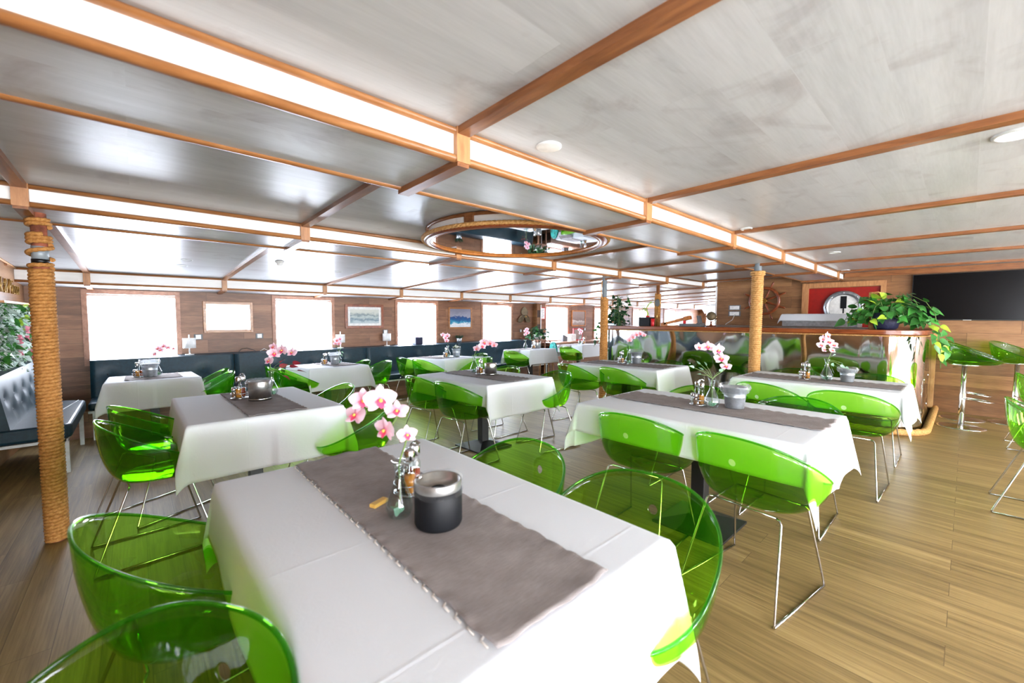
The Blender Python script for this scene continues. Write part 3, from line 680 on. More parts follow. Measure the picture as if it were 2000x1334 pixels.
def caddy(T, x, y, desc, rz=.5, s=1.0, packets=True):
    t = thing('condiment_stand', 'metal condiment stand with strap handle on ' + desc, 'condiment stand', tpt(T, x, y), rz, T.tl, 'condiment stands on the tables')
    m = MB(); m.lathe([(.052 * s, 0), (.054 * s, .004), (.052 * s, .007), (.001, .007)], n=28); m.build('tray', M['chrome'], t)
    m = MB(); m.tube([(.052 * s * math.cos(2 * PI * k / 28), .052 * s * math.sin(2 * PI * k / 28), .036 * s) for k in range(28)], .0018, 6, True); m.build('rail', M['chrome'], t)
    pts = [(0, 0, .005), (0, 0, .15 * s), (.006 * s, 0, .166 * s), (.018 * s, 0, .172 * s), (.032 * s, 0, .162 * s)]
    m = MB(); m.rings([[(p[0] - .001, -.009 * s, p[2] - .001), (p[0] + .002, -.009 * s, p[2] + .001), (p[0] + .002, .009 * s, p[2] + .001), (p[0] - .001, .009 * s, p[2] - .001)] for p in pts], True, True, False); m.build('handle', M['chrome'], t)
    c, sn = math.cos(rz), math.sin(rz)
    def at(a, r): q = a + rz; return x + r * s * math.cos(q), y + r * s * math.sin(q)
    bx, by = at(.75 * PI * .55, .029); bottle(T, bx, by, .014, 'red oil bottle in the condiment stand on ' + desc, 'oil', s)
    bx, by = at(-.75 * PI * .55, .029); bottle(T, bx, by, .014, 'amber vinegar bottle in the condiment stand on ' + desc, 'vinegar', s, 'vinegar bottle')
    bx, by = at(PI * .82, .032); shaker(T, bx, by, .014, 'salt shaker in the condiment stand on ' + desc, 'salt', s)
    bx, by = at(-PI * .82, .032); shaker(T, bx, by, .014, 'pepper shaker in the condiment stand on ' + desc, 'pepper', s)
VP = [(.020, 0), (.032, .006), (.041, .028), (.040, .045), (.027, .075), (.015, .105), (.0125, .130), (.016, .152), (.021, .165)]
def vase(T, x, y, desc, s=1.0):
    t = thing('bulb_vase', 'clear glass bulb vase on ' + desc, 'vase', tpt(T, x, y), 0, T.tl, 'glass orchid vases')
    m = MB(); m.lathe([(r * s, z * s) for r, z in VP] + [(r * s * .92 - .001, z * s) for r, z in VP[::-1][:-1]] , n=28, caps=False); m.lathe([(.020 * s, 0), (.001, .001)], n=28, caps=False); m.build('glass', M['glass'], t)
    m = MB(); rq = random.Random(int(x * 99)); [leafblade(m, Vector((0, 0, .01 * s)), Vector((rq.uniform(-1, 1), rq.uniform(-1, 1), .9)), .04 * s, .03 * s, rq, .2) for _ in range(5)]; m.build('submerged_leaves', M['euca'], t, fix=False)
    return t
CR = Vector((.7403, -.6722, 0))               # sideways direction of the sprays
def blossom_mesh(s):
    m = MB()
    def petal(ang, ln, wd, cup, mi=0):
        m.cur = mi; ca, sa = math.cos(ang), math.sin(ang)
        def fn(u, v):
            l = u * ln; w = (v - .5) * 2 * wd * math.sin(PI * min(1, u ** .75 * .96 + .03)) ** .6
            z = cup * (u ** 1.5) * ln + .12 * abs(w) * (1 if mi == 0 else 2) - .5 * w * w / max(1e-4, wd) * (mi == 0)
            return (l * ca - w * sa, l * sa + w * ca, z)
        m.grid(5, 4, fn)
    petal(PI / 2, 1.0 * s, .34 * s, .10); petal(PI / 2 + 2.2, .95 * s, .32 * s, .10); petal(PI / 2 - 2.2, .95 * s, .32 * s, .10)
    petal(.25, 1.1 * s, .56 * s, .05); petal(PI - .25, 1.1 * s, .56 * s, .05)
    petal(-PI / 2, .52 * s, .22 * s, .55, 1); petal(-PI / 2 - .9, .34 * s, .15 * s, .9, 1); petal(-PI / 2 + .9, .34 * s, .15 * s, .9, 1)
    m.cur = 2; m.ball((0, -.02 * s, .12 * s), .13 * s, 8, 6)
    me = m.mesh('blossom', [M['petal'], M['lip'], M['eye']]); return me
BM = {}
def orchid(T, x, y, desc, offs, top=.165, size=.034, look=None, leaf=None, s=1.0, seed=0, cup=None):
    rnd = random.Random(seed + 11)
    b = Vector(tpt(T, x, y)); t = thing('orchid_spray', 'pink orchid spray in the vase on ' + desc, 'orchid', b, 0, 0, 'pink orchid sprays')
    tz = top * s
    P = [Vector((0, 0, .02)), Vector((.004, .002, tz * .55)), Vector((0, 0, tz))] + [CR * o[0] + Vector((0, 0, tz + o[1] - size * .2)) for o in offs]
    path = []
    for i in range(len(P) - 1):                   # catmull-rom through the blossom points
        p0, p1, p2, p3 = P[max(i - 1, 0)], P[i], P[i + 1], P[min(i + 2, len(P) - 1)]
        for k in range(6):
            u = k / 6; path.append(.5 * ((2 * p1) + (p2 - p0) * u + (2 * p0 - 5 * p1 + 4 * p2 - p3) * u * u + (3 * p1 - p0 - 3 * p2 + p3) * u ** 3))
    m = MB(); m.tube(path + [P[-1]], .0024 * max(1, size / .034), 6); m.build('stem', M['stem'], t)
    view = Vector((-.67, -.74, .18)) if look is None else look
    for k, o in enumerate(offs):
        sz = size * (o[2] if len(o) > 2 else 1); key = round(sz, 4)
        if key not in BM: BM[key] = blossom_mesh(sz)
        ob = bpy.data.objects.new('blossom', BM[key]); COL.objects.link(ob); ob.parent = t
        d = (view + Vector((rnd.uniform(-.5, .5), rnd.uniform(-.5, .5), rnd.uniform(-.25, .3)))).normalized()
        q = d.to_track_quat('Z', 'Y'); ob.rotation_mode = 'QUATERNION'; ob.rotation_quaternion = q
        ob.location = CR * o[0] + Vector((0, 0, tz + o[1])) + d * .012
    if leaf:
        mt, pts, ls = leaf
        m = MB(); 
        for (r, u, q) in pts:
            a = Vector((0, 0, tz)); e = CR * r + Vector((0, 0, tz + u)) + Vector((.02 * q, .02 * q, 0))
            m.cur = 1; m.tube([a, a.lerp(e, .5) + Vector((0, 0, .01)), e], .0013, 5); m.cur = 0
            leafblade(m, e, (e - a).normalized(), ls, ls * .55, rnd)
        m.build('leaf_sprig', [M[mt], M['stem']], t, fix=False)
    return t
def leafblade(m, base, d, ln, wd, rnd, droop=.25, face=None):
    d = d.normalized(); n = face or Vector((rnd.uniform(-1, 1), rnd.uniform(-1, 1), rnd.uniform(.2, 1)))
    sd = d.cross(n)
    if sd.length < 1e-4: sd = d.orthogonal()
    sd.normalize(); up = sd.cross(d)
    prof = [(0, .0), (.06, .30), (.16, .46), (.30, .5), (.46, .45), (.62, .34), (.78, .2), (.91, .08), (1, .0)]
    vs = []; fs = []
    for k, (l, w) in enumerate(prof):
        c = base + d * (l * ln) - Vector((0, 0, 1)) * (droop * l * l * ln)
        vs += [c - sd * (w * wd * 2 * .5) + up * (w * wd * .22), c, c + sd * (w * wd * 2 * .5) + up * (w * wd * .22)]
    for k in range(len(prof) - 1):
        a = 3 * k; fs += [(a, a + 1, a + 4, a + 3), (a + 1, a + 2, a + 5, a + 4)]
    m.add(vs, fs, True)

D = dict(T1='the foreground table', T2='the table beside the thick rope column', T3='the table below the round mirror',
         T4='the front table on the right', T5='the bar-side table between two rope posts', T6="the table by the steel bar's curved end",
         T7='the corner bench table', T8='the bench table below the harbour print', T9='the bench table below the wave picture',
         T10='the bench table near the propeller', T11='the farthest table by the window ledge')
T1 = table('T1', .60, 1.12, D['T1'], .82, 1.26, run=(-.16, .17, -.61, .625), seed=1)
T2 = table('T2', .61, 3.46, D['T2'], .84, 1.24, run=(-.13, .20, -.60, .55), seed=2)
T3 = table('T3', 2.70, 3.42, D['T3'], .84, 1.22, run=(-.14, .17, -.58, .56), seed=3)
T4 = table('T4', 2.68, 1.12, D['T4'], .87, 1.32, run=(-.10, .23, -.66, .62), seed=4)
T5 = table('T5', 4.74, 2.97, D['T5'], .78, 1.28, run=(-.18, .18, -.62, .58), seed=5)
T6 = table('T6', 4.77, .93, D['T6'], .76, 1.24, run=(-.22, .10, -.61, .58), seed=6)
T7 = table('T7', .13, 6.50, D['T7'], .80, 1.10, run=(-.25, .25, -.42, .38), seed=7)
T8 = table('T8', 2.09, 6.40, D['T8'], .80, 1.12, run=(-.05, .33, -.45, .52), seed=8)
T9 = table('T9', 4.07, 6.22, D['T9'], .82, 1.22, run=(-.33, .0, -.3, .5), seed=9)
T10 = table('T10', 6.55, 6.58, D['T10'], .80, .84, h=.775, run=(-.47, .10, -.12, .30), seed=10)
T11 = table('T11', 8.5, 6.75, D['T11'], .80, .9, h=.80, run=(-.47, .10, -.1, .3), seed=12)

def lab(side, end, k): return 'green tub chair, %s side, %s end, at %s' % (side, end, D[k])
def four(k, T, xl, xr, dy=.33, which='LNLFRNRF', jx=(0, 0, 0, 0)):
    if 'LN' in which: chair(xl + jx[0], T.cy - dy, 0.03, lab('left', 'near', k))
    if 'LF' in which: chair(xl + jx[1], T.cy + dy, -.02, lab('left', 'far', k))
    if 'RN' in which: chair(xr + jx[2], T.cy - dy, PI + .02, lab('right', 'near', k))
    if 'RF' in which: chair(xr + jx[3], T.cy + dy, PI - .03, lab('right', 'far', k))
SEATS = [(.092, 1.53, .09, 'left', 'far', 'T1'), (-.09, .79, -2.55, 'left', 'near', 'T1'), (1.087, 1.271, 3.06, 'right', 'far', 'T1'), (1.10, .70, 3.20, 'right', 'near', 'T1'),
    (.045, 3.20, .08, 'left', 'near', 'T2'), (.09, 3.85, .5, 'left', 'far', 'T2'), (1.15, 2.84, 2.8, 'right', 'near', 'T2'), (1.16, 3.66, PI, 'right', 'far', 'T2'),
    (2.255, 3.148, .05, 'left', 'near', 'T3'), (2.283, 3.771, .07, 'left', 'far', 'T3'), (3.22, 2.98, 2.95, 'right', 'near', 'T3'), (3.20, 3.76, PI, 'right', 'far', 'T3'),
    (2.273, .675, -.15, 'left', 'near', 'T4'), (2.301, 1.303, .045, 'left', 'far', 'T4'), (3.22, .758, 3.14, 'right', 'near', 'T4'), (3.22, 1.42, 3.14, 'right', 'far', 'T4'),
    (4.298, 2.744, -.18, 'left', 'near', 'T5'), (4.305, 3.417, -.17, 'left', 'far', 'T5'), (5.10, 2.66, PI, 'right', 'near', 'T5'), (5.16, 3.26, PI, 'right', 'far', 'T5'),
    (4.198, .595, -.03, 'left', 'near', 'T6'), (4.191, 1.15, -.2, 'left', 'far', 'T6'), (5.22, .60, PI, 'right', 'near', 'T6'), (5.22, 1.24, PI, 'right', 'far', 'T6'),
    (.66, 6.20, PI, 'right', 'near', 'T7'), (.68, 6.80, PI + .04, 'right', 'far', 'T7'),
    (1.60, 6.06, .1, 'left', 'near', 'T8'), (1.58, 6.66, 0, 'left', 'far', 'T8'), (2.70, 6.10, PI, 'right', 'near', 'T8'), (2.60, 6.66, PI, 'right', 'far', 'T8'),
    (3.52, 5.86, .1, 'left', 'near', 'T9'), (3.62, 6.62, .1, 'left', 'far', 'T9'), (4.15, 5.42, PI * .55, 'right', 'near', 'T9'), (4.72, 6.25, PI, 'right', 'far', 'T9'),
    (6.02, 6.45, .1, 'left', 'near', 'T10'), (7.95, 6.55, .0, 'left', 'near', 'T11')]
for (x, y, rz, sd_, en_, k_) in SEATS: chair(x, y, rz, lab(sd_, en_, k_))
chair(4.55, -.44, -PI / 2, 'green tub chair cut off by the right photo edge, nearer the camera')
chair(6.80, -.60, -PI / 2, 'green tub chair mostly hidden behind the one at the right photo edge')

pot(T1, .61, .975, 'black', 'black ice bucket with steel rim and clear wrap on ' + D['T1'])
vase(T1, .545, 1.08, D['T1']); caddy(T1, .652, 1.215, D['T1'], -.8)
orchid(T1, .545, 1.08, D['T1'], [(.02, .085, .8), (-.03, .102, 1.1), (-.005, .15, .9), (-.055, .186, 1.25), (-.1, .185, 1), (-.115, .14, 1.0)], .155, .036, seed=4)
t = thing('sugar_packet', 'yellow paper packet lying left of the vase on the foreground table', 'packet', tpt(T1, .535, 1.195, .012), .4)
m = MB(); m.box((-.03, -.012, -.006), (.03, .012, .006)); m.build('packet', M['yellow'], t, bevel=.003)
pot(T2, .66, 3.50, 'steel', 'steel pot under crinkled clear wrap on ' + D['T2'], 1.12)
t = [o for o in COL.objects if o.name.startswith('steel_pot')][-1]
m = MB(); m.grid(40, 8, lambda u, v: ((.076 + .012 * math.sin(v * 3) + .010 * noise.noise((math.cos(6.283 * u) * 4, math.sin(6.283 * u) * 4, v * 5))) * math.cos(2 * PI * u), (.076 + .012 * math.sin(v * 3) + .010 * noise.noise((math.cos(6.283 * u) * 4, math.sin(6.283 * u) * 4, v * 5))) * math.sin(2 * PI * u), .085 + .07 * v + .012 * noise.noise((math.cos(6.283 * u) * 5, math.sin(6.283 * u) * 5, 2)))); m.build('plastic_wrap', M['film'], t, fix=False)
vase(T2, .77, 3.66, D['T2'], 1.15); caddy(T2, .56, 3.68, D['T2'], -.6, 1.1)
orchid(T2, .77, 3.66, D['T2'], [(-.004, .08), (.03, .14, 1.2), (.03, .19, .8), (.10, .165, 1.2), (.175, .145)], .19, .042, leaf=('redleaf', [(.05, .03, 1), (.09, .07, -1), (.13, .03, 1), (.17, .06, 0), (.19, .0, 1), (.11, -.03, -1)], .07), seed=2)
pot(T3, 2.80, 3.42, 'steel', 'tall brushed steel pot on ' + D['T3'], 1.0); vase(T3, 2.78, 3.68, D['T3'], 1.2); caddy(T3, 2.76, 3.55, D['T3'], -.5)
orchid(T3, 2.78, 3.68, D['T3'], [(.03, .07), (.08, .10, 1.1), (.11, .14, 1.2), (.17, .13, 1.1), (.22, .11, .9)], .2, .044, seed=3)
pot(T4, 2.85, .99, 'wrapped', 'zinc bucket bulging with clear plastic wrap on ' + D['T4'], 1.1); vase(T4, 2.73, 1.085, D['T4'], 1.15); caddy(T4, 2.77, 1.19, D['T4'], -.7)
orchid(T4, 2.73, 1.085, D['T4'], [(.08, .075, .9), (.05, .127, 1.15), (.02, .185, 1.2), (-.04, .205), (-.10, .2, .8)], .19, .038, leaf=('euca', [(-.05, .05, 1), (-.09, .03, -1), (-.12, .07, 0), (-.03, .08, 1), (.03, .05, -1), (-.07, .09, 1)], .04), seed=6)
pot(T5, 4.93, 2.95, 'zinc', 'plain zinc bucket on ' + D['T5'], 1.15); vase(T5, 4.79, 2.98, D['T5'], 1.2); caddy(T5, 4.80, 3.10, D['T5'], -.6)
orchid(T5, 4.79, 2.98, D['T5'], [(.0, .11), (.04, .15, 1.1), (.09, .19, 1.2), (.14, .2), (.19, .18, .8)], .2, .04, seed=8)
pot(T6, 4.82, .72, 'wrapped', 'zinc bucket with loose clear wrap on ' + D['T6'], .95); vase(T6, 4.74, .86, D['T6'], 1.25); caddy(T6, 4.74, 1.03, D['T6'], -.6)
orchid(T6, 4.74, .86, D['T6'], [(.03, .09, .9), (-.05, .10, .9), (.04, .14, 1.2), (-.07, .14, 1), (.0, .17, 1.1), (-.06, .2, 1), (-.02, .225, 1.1)], .19, .04, leaf=('euca', [(.07, .04, 1), (.10, -.04, -1), (.12, -.09, 0), (.07, -.08, 1), (.15, -.06, -1), (.13, -.02, 1), (.06, -.03, 1)], .05), seed=9)
pot(T7, .10, 6.52, 'zinc', 'zinc bucket with rolled clear wrap on ' + D['T7'], 1.25); vase(T7, .17, 6.68, D['T7'], 1.2); caddy(T7, .0, 6.60, D['T7'], -.6, 1.15)
orchid(T7, .17, 6.68, D['T7'], [(-.01, .06), (.03, .13, 1.1), (.06, .11), (.10, .16), (.15, .14, .8), (.22, .13, .6)], .2, .038, seed=10)
pot(T8, 2.20, 6.40, 'zinc', 'zinc bucket with green sprig behind on ' + D['T8'], 1.1); vase(T8, 2.30, 6.52, D['T8'], 1.2); caddy(T8, 2.08, 6.48, D['T8'], -.6, 1.1)
orchid(T8, 2.30, 6.52, D['T8'], [(-.04, .10), (.02, .11), (-.02, .16, 1.2), (.03, .18, .8)], .2, .042, leaf=('euca', [(.03, -.02, 1), (.05, -.05, -1), (.02, .02, 0)], .045), seed=12)
pot(T9, 4.22, 6.12, 'flower', 'zinc bucket of small white flowers on ' + D['T9'], 1.15); vase(T9, 4.12, 6.24, D['T9'], 1.2); caddy(T9, 4.05, 6.20, D['T9'], -.6, 1.1)
orchid(T9, 4.12, 6.24, D['T9'], [(-.02, .09), (-.05, .14, 1.1), (.0, .18, 1.2), (-.09, .19)], .2, .044, seed=13)
pot(T10, 6.72, 6.55, 'steel', 'steel pot on ' + D['T10'], 1.1); vase(T10, 6.50, 6.7, D['T10'], 1.2); caddy(T10, 6.58, 6.52, D['T10'], -.6, 1.1)
orchid(T10, 6.50, 6.7, D['T10'], [(.0, .12), (.05, .16, 1.2), (.0, .2), (.03, .24)], .2, .046, leaf=('redleaf', [(-.03, .03, 1), (-.06, .0, -1), (.02, .05, 0), (-.08, .04, 1)], .05), seed=14)
vase(T11, 8.52, 6.75, D['T11'], 1.2); caddy(T11, 8.50, 6.62, D['T11'], -.6, 1.1)
orchid(T11, 8.52, 6.75, D['T11'], [(.0, .08), (.02, .13, 1.2), (-.03, .17)], .2, .046, seed=15)

# ------------------------------------------------------------------ padded benches
def cushion(m, a, b, r=.04):
    m.box(a, b)
def bench(x0, x1, label, buttons, leg=True):
    t = thing('bench', label, 'bench', (0, 7.35, zf(7.35)), 0, 0, 'petrol blue padded wall benches')
    o = -7.35
    m = MB(); m.box((x0 + .004, 7.02 + o, .375), (x1 - .004, 7.62 + o, .47)); m.build('seat', M['leather'], t, bevel=.03)
    m = MB()
    def bk(u, v):
        x = x0 + .004 + (x1 - x0 - .008) * u; z = .45 + .49 * v; y = 7.50 + .10 * v + o
        for (bx, bz) in buttons: y += .022 * math.exp(-((x - bx) ** 2 + (z - bz) ** 2) / .004)
        e = min(u * (x1 - x0), (1 - u) * (x1 - x0)); y += .03 * max(0, 1 - e / .03) ** 2
        return (x, y, z)
    NU = 56; m.grid(NU, 22, bk)
    m.add([(x0 + .004, 7.60 + o, .94), (x1 - .004, 7.60 + o, .94), (x1 - .004, 7.955 + o, .945), (x0 + .004, 7.955 + o, .945)], [(0, 1, 2, 3)], False)
    b = m.build('backrest', M['leather'], t, fix=False)
    for (bx, bz) in buttons:
        q = MB(); q.ball((bx, 7.50 + .1 * (bz - .45) / .49 + .018 + o, bz), .012, 10, 6, (1, .5, 1)); q.build('button', M['button'], b)
    m = MB(); m.box((x0 + .004, 7.03 + o, .345), (x1 - .004, 7.06 + o, .372)); m.build('front_rail', M['white_metal'], t)
    if leg:
        for lx in (x0 + .06, x1 - .06):
            m = MB(); m.box((lx - .02, 7.03 + o, -.0), (lx + .02, 7.06 + o, .345)); m.build('leg', M['white_metal'], t)
bz = .75
bench(-.47, 1.10, 'padded wall bench unit nearest the corner, under the first window', [(-.30, bz), (.71, bz)])
bench(1.10, 3.19, 'padded wall bench unit behind the table below the harbour print', [(1.6, bz), (2.25, bz), (2.76, bz)])
bench(3.19, 5.28, 'padded wall bench unit under the third window with the dark plant box', [(3.60, bz), (4.25, bz), (4.9, bz)])
bench(5.28, 7.62, 'padded wall bench unit under the fourth window, farthest from the corner', [(5.7, bz), (6.4, bz), (7.1, bz)])
# bench along the end wall
t = thing('bench', 'padded corner bench end with tufted backrest behind the rope column', 'bench', (-1.0, 5.45, zf(5.7)), 0, 0, 'petrol blue padded wall benches')
m = MB(); m.prism([(-.02, 0), (.50, 0), (.53, .05), (.53, 1.45), (.38, 1.56), (-.02, 1.56)], .33, .46); s_ = m.build('seat', M['leather'], t, bevel=.028)
m = MB(); m.tube([(.36, .03, .462), (.36, .6, .463), (.43, 1.1, .463), (.47, 1.45, .462)], .004, 6); m.build('piping', M['white_metal'], s_)
m = MB()
bts = [(.22, .70), (.62, .70), (1.02, .70), (1.42, .70), (.42, .58), (.82, .58), (1.22, .58), (1.62, .58)]
def bk2(u, v):
    y = .02 + 2.3 * u; z = .44 + .47 * v; x = .17 - .07 * v
    for (by, bzz) in bts: x -= .024 * math.exp(-((y - by) ** 2 + (z - bzz) ** 2) / .0035)
    return (x, y, z)
m.grid(56, 20, bk2); m.add([(.10, .02, .91), (-.02, .02, .91), (-.02, 2.32, .91), (.10, 2.32, .91)], [(0, 1, 2, 3)], False)
m.add([(.17, .02, .44), (-.02, .02, .44), (-.02, .02, .91), (.10, .02, .91)], [(0, 1, 2, 3)], False); b_ = m.build('backrest', M['leather'], t, fix=False)
for (by, bzz) in bts:
    q = MB(); q.ball((.17 - .07 * (bzz - .44) / .47 - .02, by, bzz), .012, 10, 6, (.5, 1, 1)); q.build('button', M['button'], b_)
m = MB(); m.box((-.02, .02, .30), (.49, .05, .325)); m.box((.47, .02, .30), (.50, 1.54, .325)); m.build('frame', M['white_metal'], t)
for (lx, ly) in ((.47, .02), (.47, 1.38)):
    m = MB(); m.box((lx, ly, zf(5.45 + ly) - zf(5.7)), (lx + .035, ly + .035, .30)); m.build('leg', M['white_metal'], t)

# ------------------------------------------------------------------ bar
def bar_path(off=0, n=30):
    r1, r2_ = .38 + off, .30 + off; P = [(8.58, .31 - off), (8.2, .31 - off), (7.6, .31 - off), (7.1, .31 - off)]
    P += [(6.78 + r1 * math.cos(a), .69 + r1 * math.sin(a)) for a in [-PI / 2 - PI / 2 * k / n for k in range(n + 1)]]
    P += [(6.40 - off, y) for y in ypts(.69, 4.30, 40)[1:-1]]
    P += [(6.70 + r2_ * math.cos(a), 4.30 + r2_ * math.sin(a)) for a in [PI - PI / 2 * k / n for k in range(n + 1)]]
    P += [(7.0, 4.60 + off), (7.3, 4.60 + off)]
    return P
def resample(P, step):
    out = [Vector((P[0][0], P[0][1], 0))]
    for a, b in zip(P, P[1:]):
        A, B = Vector((a[0], a[1], 0)), Vector((b[0], b[1], 0)); k = max(1, int((B - A).length / step))
        out += [A.lerp(B, (i + 1) / k) for i in range(k)]
    return out
def bz_(y): return -KC * .35 * y * y
t = thing('bar_counter', 'bar counter with mirror-polished steel front and brown wooden top', 'bar counter', (0, 0, 0))
RP = resample(bar_path(), .035); RO = resample(bar_path(-.02), .035)
LEN = [0]
for a, b in zip(RP, RP[1:]): LEN.append(LEN[-1] + (b - a).length)
def nrm(i):
    d = (RP[min(i + 1, len(RP) - 1)] - RP[max(i - 1, 0)]).normalized(); return Vector((d.y, -d.x, 0)) * -1
bolts = [(s0, .62) for s0 in (1.75, 2.6, 3.15, 3.75, 4.6, 5.4)]
bolts += [(1.1, .62), (1.1, .25)]
NZ = 30
def front(u, v):
    i = min(len(RP) - 1, int(round(u * (len(RP) - 1)))); p = RP[i]; s = LEN[i]; z0, z1 = zf(p.y), 1.145 + bz_(p.y); z = z0 + (z1 - z0) * v
    flat = 1 if .8 < p.y < 4.25 and p.x < 6.45 else 0
    d = .008 * noise.noise((s * 1.7, z * 1.3, 3)) + .0022 * noise.noise((s * 5, z * 2, 7))
    d = d if flat else .003 * noise.noise((s * 9, .2, 5))
    for (bs, bz0) in bolts: d -= .010 * math.exp(-((s - bs) ** 2 + (z - bz0) ** 2) / .006)
    q = p + nrm(i) * d; return (q.x, q.y, z)
m = MB(); m.grid(len(RP) - 1, NZ, front); fo = m.build('steel_front', M['steel'], t, fix=False)
for (bs, bz0) in bolts:
    i = min(range(len(LEN)), key=lambda k: abs(LEN[k] - bs)); c = RP[i] - nrm(i) * .006
    q = MB(); q.ball((c.x, c.y, bz0), .014, 10, 6); q.build('bolt', M['chrome'], fo)
out, inn = resample(bar_path(.035), .05), None
m = MB(); rings = []
for p in bar_path(.035):
    y = p[1]; z = bz_(y)
    if p[0] > 6.78: q = (p[0], .69) if y < 1 else (p[0], 4.25)
    else: q = (6.80, min(max(y, .69), 4.25))
    rings.append([(p[0], y, 1.205 + z), (p[0], y, 1.15 + z), (q[0], q[1], 1.15 + z), (q[0], q[1], 1.205 + z)])
m.rings(rings, True, True, False); m.build('counter_top', M['counter'], t, bevel=.006)
m = MB(); rope(m, [(p.x, p.y, 1.137 + bz_(p.y)) for p in resample(bar_path(.014), .012)], .009, 6); m.build('rope_edging', M['rope_pale'], t, fix=False)
m = MB(); rope(m, [(p.x, p.y, zf(p.y) + .04) for p in resample(bar_path(.045), .02)], .04, 12); m.build('floor_rope', M['rope_pale'], t, fix=False)
m = MB(); m.box((8.42, .285, 0), (8.56, .325, 1.15)); m.build('end_strip', M['pale'], t)
m = MB(); m.box((6.45, .72, 0), (6.47, 4.25, 1.14)); m.build('inner_panel', M['counter'], t)

# bar stools
def stool_mesh_parts(t):
    kw = dict(z0=.78, zfr=.82, zbk=1.05)
    m = MB(); shell_mesh(m, True, **kw); m.build('seat_shell', M['green'], t, solid=.0055)
    m = MB(); m.tube(rim_path(**kw), .0055, 8, closed=True); m.build('rim', M['green_rim'], t)
    m = MB(); m.lathe([(.02, .755), (.10, .768), (.15, .778), (.001, .779)], n=28); m.build('seat_plate', M['chrome'], t)
    m = MB(); m.lathe([(.030, .02), (.030, .42), (.024, .43), (.024, .76)], n=20); m.build('column', M['chrome'], t)
    m = MB(); m.lathe([(.22, 0), (.22, .006), (.19, .012), (.05, .022), (.03, .035)], n=48); m.build('base', M['chrome'], t)
    m = MB(); m.tube([(.0, -.03, .36), (.05, -.10, .36), (.16, -.14, .34), (.235, -.09, .335), (.25, 0, .335), (.235, .09, .335), (.16, .14, .34), (.05, .10, .36), (0, .03, .36)], .009, 8); m.build('footrest', M['chrome'], t)
    m = MB(); m.tube([(0, 0, .75), (-.02, .08, .745), (-.03, .17, .725)], .004, 6); m.build('lever', M['chrome'], t)
s0 = thing('bar_stool', 'green shell bar stool on chrome pedestal nearest the steel bar end', 'bar stool', (7.52, .0, 0), -1.15, 0, 'green shell bar stools'); stool_mesh_parts(s0)
dup(s0, (8.27, -.45, 0), -1.9, 0, 'green shell bar stool on chrome pedestal at the right photo edge')
dup(s0, (8.14, .0, 0), -1.2, 0, 'green shell bar stool hidden behind the one nearest the bar end')

# ------------------------------------------------------------------ plants
def vine_plant(t, c, spread, nst, n_leaf, ln, seed, mats, down=0, up_=.25, name='foliage'):
    rnd = random.Random(seed); m = MB(); c = Vector(c)
    for k in range(nst):
        a = rnd.uniform(0, 2 * PI); dr = Vector((math.cos(a) * spread[0], math.sin(a) * spread[1], 0)) * rnd.uniform(.4, 1)
        h = rnd.uniform(.2, 1) * up_; dn = rnd.uniform(0, 1) * down
        P = [c + dr * .1, c + dr * .45 + Vector((0, 0, h)), c + dr * .85 + Vector((0, 0, h * .6)), c + dr * 1.05 + Vector((0, 0, h * .2 - dn * .5)), c + dr * 1.1 + Vector((rnd.uniform(-.03, .03), rnd.uniform(-.03, .03), -dn))]
        m.cur = 2; m.tube(P, .003, 5)
        for q in range(n_leaf):
            u = (q + rnd.random()) / n_leaf * (len(P) - 1); i = min(int(u), len(P) - 2); b = P[i].lerp(P[i + 1], u - i)
            d = Vector((rnd.uniform(-1, 1), rnd.uniform(-1, 1), rnd.uniform(-.5, .6)))
            m.cur = 0 if rnd.random() < .88 else 1
            leafblade(m, b, d, ln * rnd.uniform(.6, 1.15), ln * rnd.uniform(.5, .8), rnd, .3, Vector((-.5 + rnd.uniform(-.6, .6), -.5 + rnd.uniform(-.6, .6), .7)))
    return m.build(name, [M[k] for k in mats] + [M['stem']], t, fix=False)
ct = 1.205
t = thing('pothos_plant', 'large trailing pothos in a dark woven pot on the bar corner', 'potted plant', (6.66, .66, ct + bz_(.7)))
m = MB(); m.lathe([(.08, 0), (.11, .02), (.13, .12), (.125, .20), (.115, .2), (.11, .17), (.001, .165)], n=28); m.build('pot', M['navy'], t)
vine_plant(t, (0, 0, .17), (.27, .40), 40, 8, .125, 21, ('leaf', 'leaf2'), .12, .28)
rnd = random.Random(5); m = MB()
for (ex, ey, ez) in ((-.05, -.47, -.42), (.10, -.52, -.30), (-.16, -.42, -.2)):
    P = [Vector((0, 0, .17)), Vector((0, -.25, .22)), Vector((ex * .8, ey * .95, .02)), Vector((ex, ey, ez * .5)), Vector((ex, ey - .01, ez))]
    m.cur = 2; m.tube(P, .004, 5)
    for q in range(9):
        u = .8 + q / 9 * 3.1; i = min(int(u), 3); b = P[i].lerp(P[i + 1], u - i); m.cur = int(q % 4 == 3)
        leafblade(m, b, Vector((rnd.uniform(-1, .4), rnd.uniform(-1, .6), -.4)), .10, .065, rnd, .3, Vector((-.7, -.6, .4)))
m.build('trailing_vine', [M['leaf'], M['leaf2'], M['stem']], t, fix=False)
t = thing('rope_spool', 'upright roll of tan rope behind the pothos on the bar', 'spool', (6.74, .78, ct))
m = MB(); m.cyl((0, 0, 0), .05, 0, .455, 20); m.build('core', M['pale'], t)
m = MB(); rope(m, rope_helix(0, 0, .30, .45, .053, .008, 18), .009, 6); m.build('winding', M['rope_pale'], t, fix=False)
t = thing('climbing_plant', 'dark green climbing plant in a tin trough behind the slim rope post', 'potted plant', (6.62, 4.40, ct + bz_(4.4)))
m = MB(); m.box((-.15, -.10, 0), (.15, .14, .05)); m.build('trough', M['zinc'], t, bevel=.01)
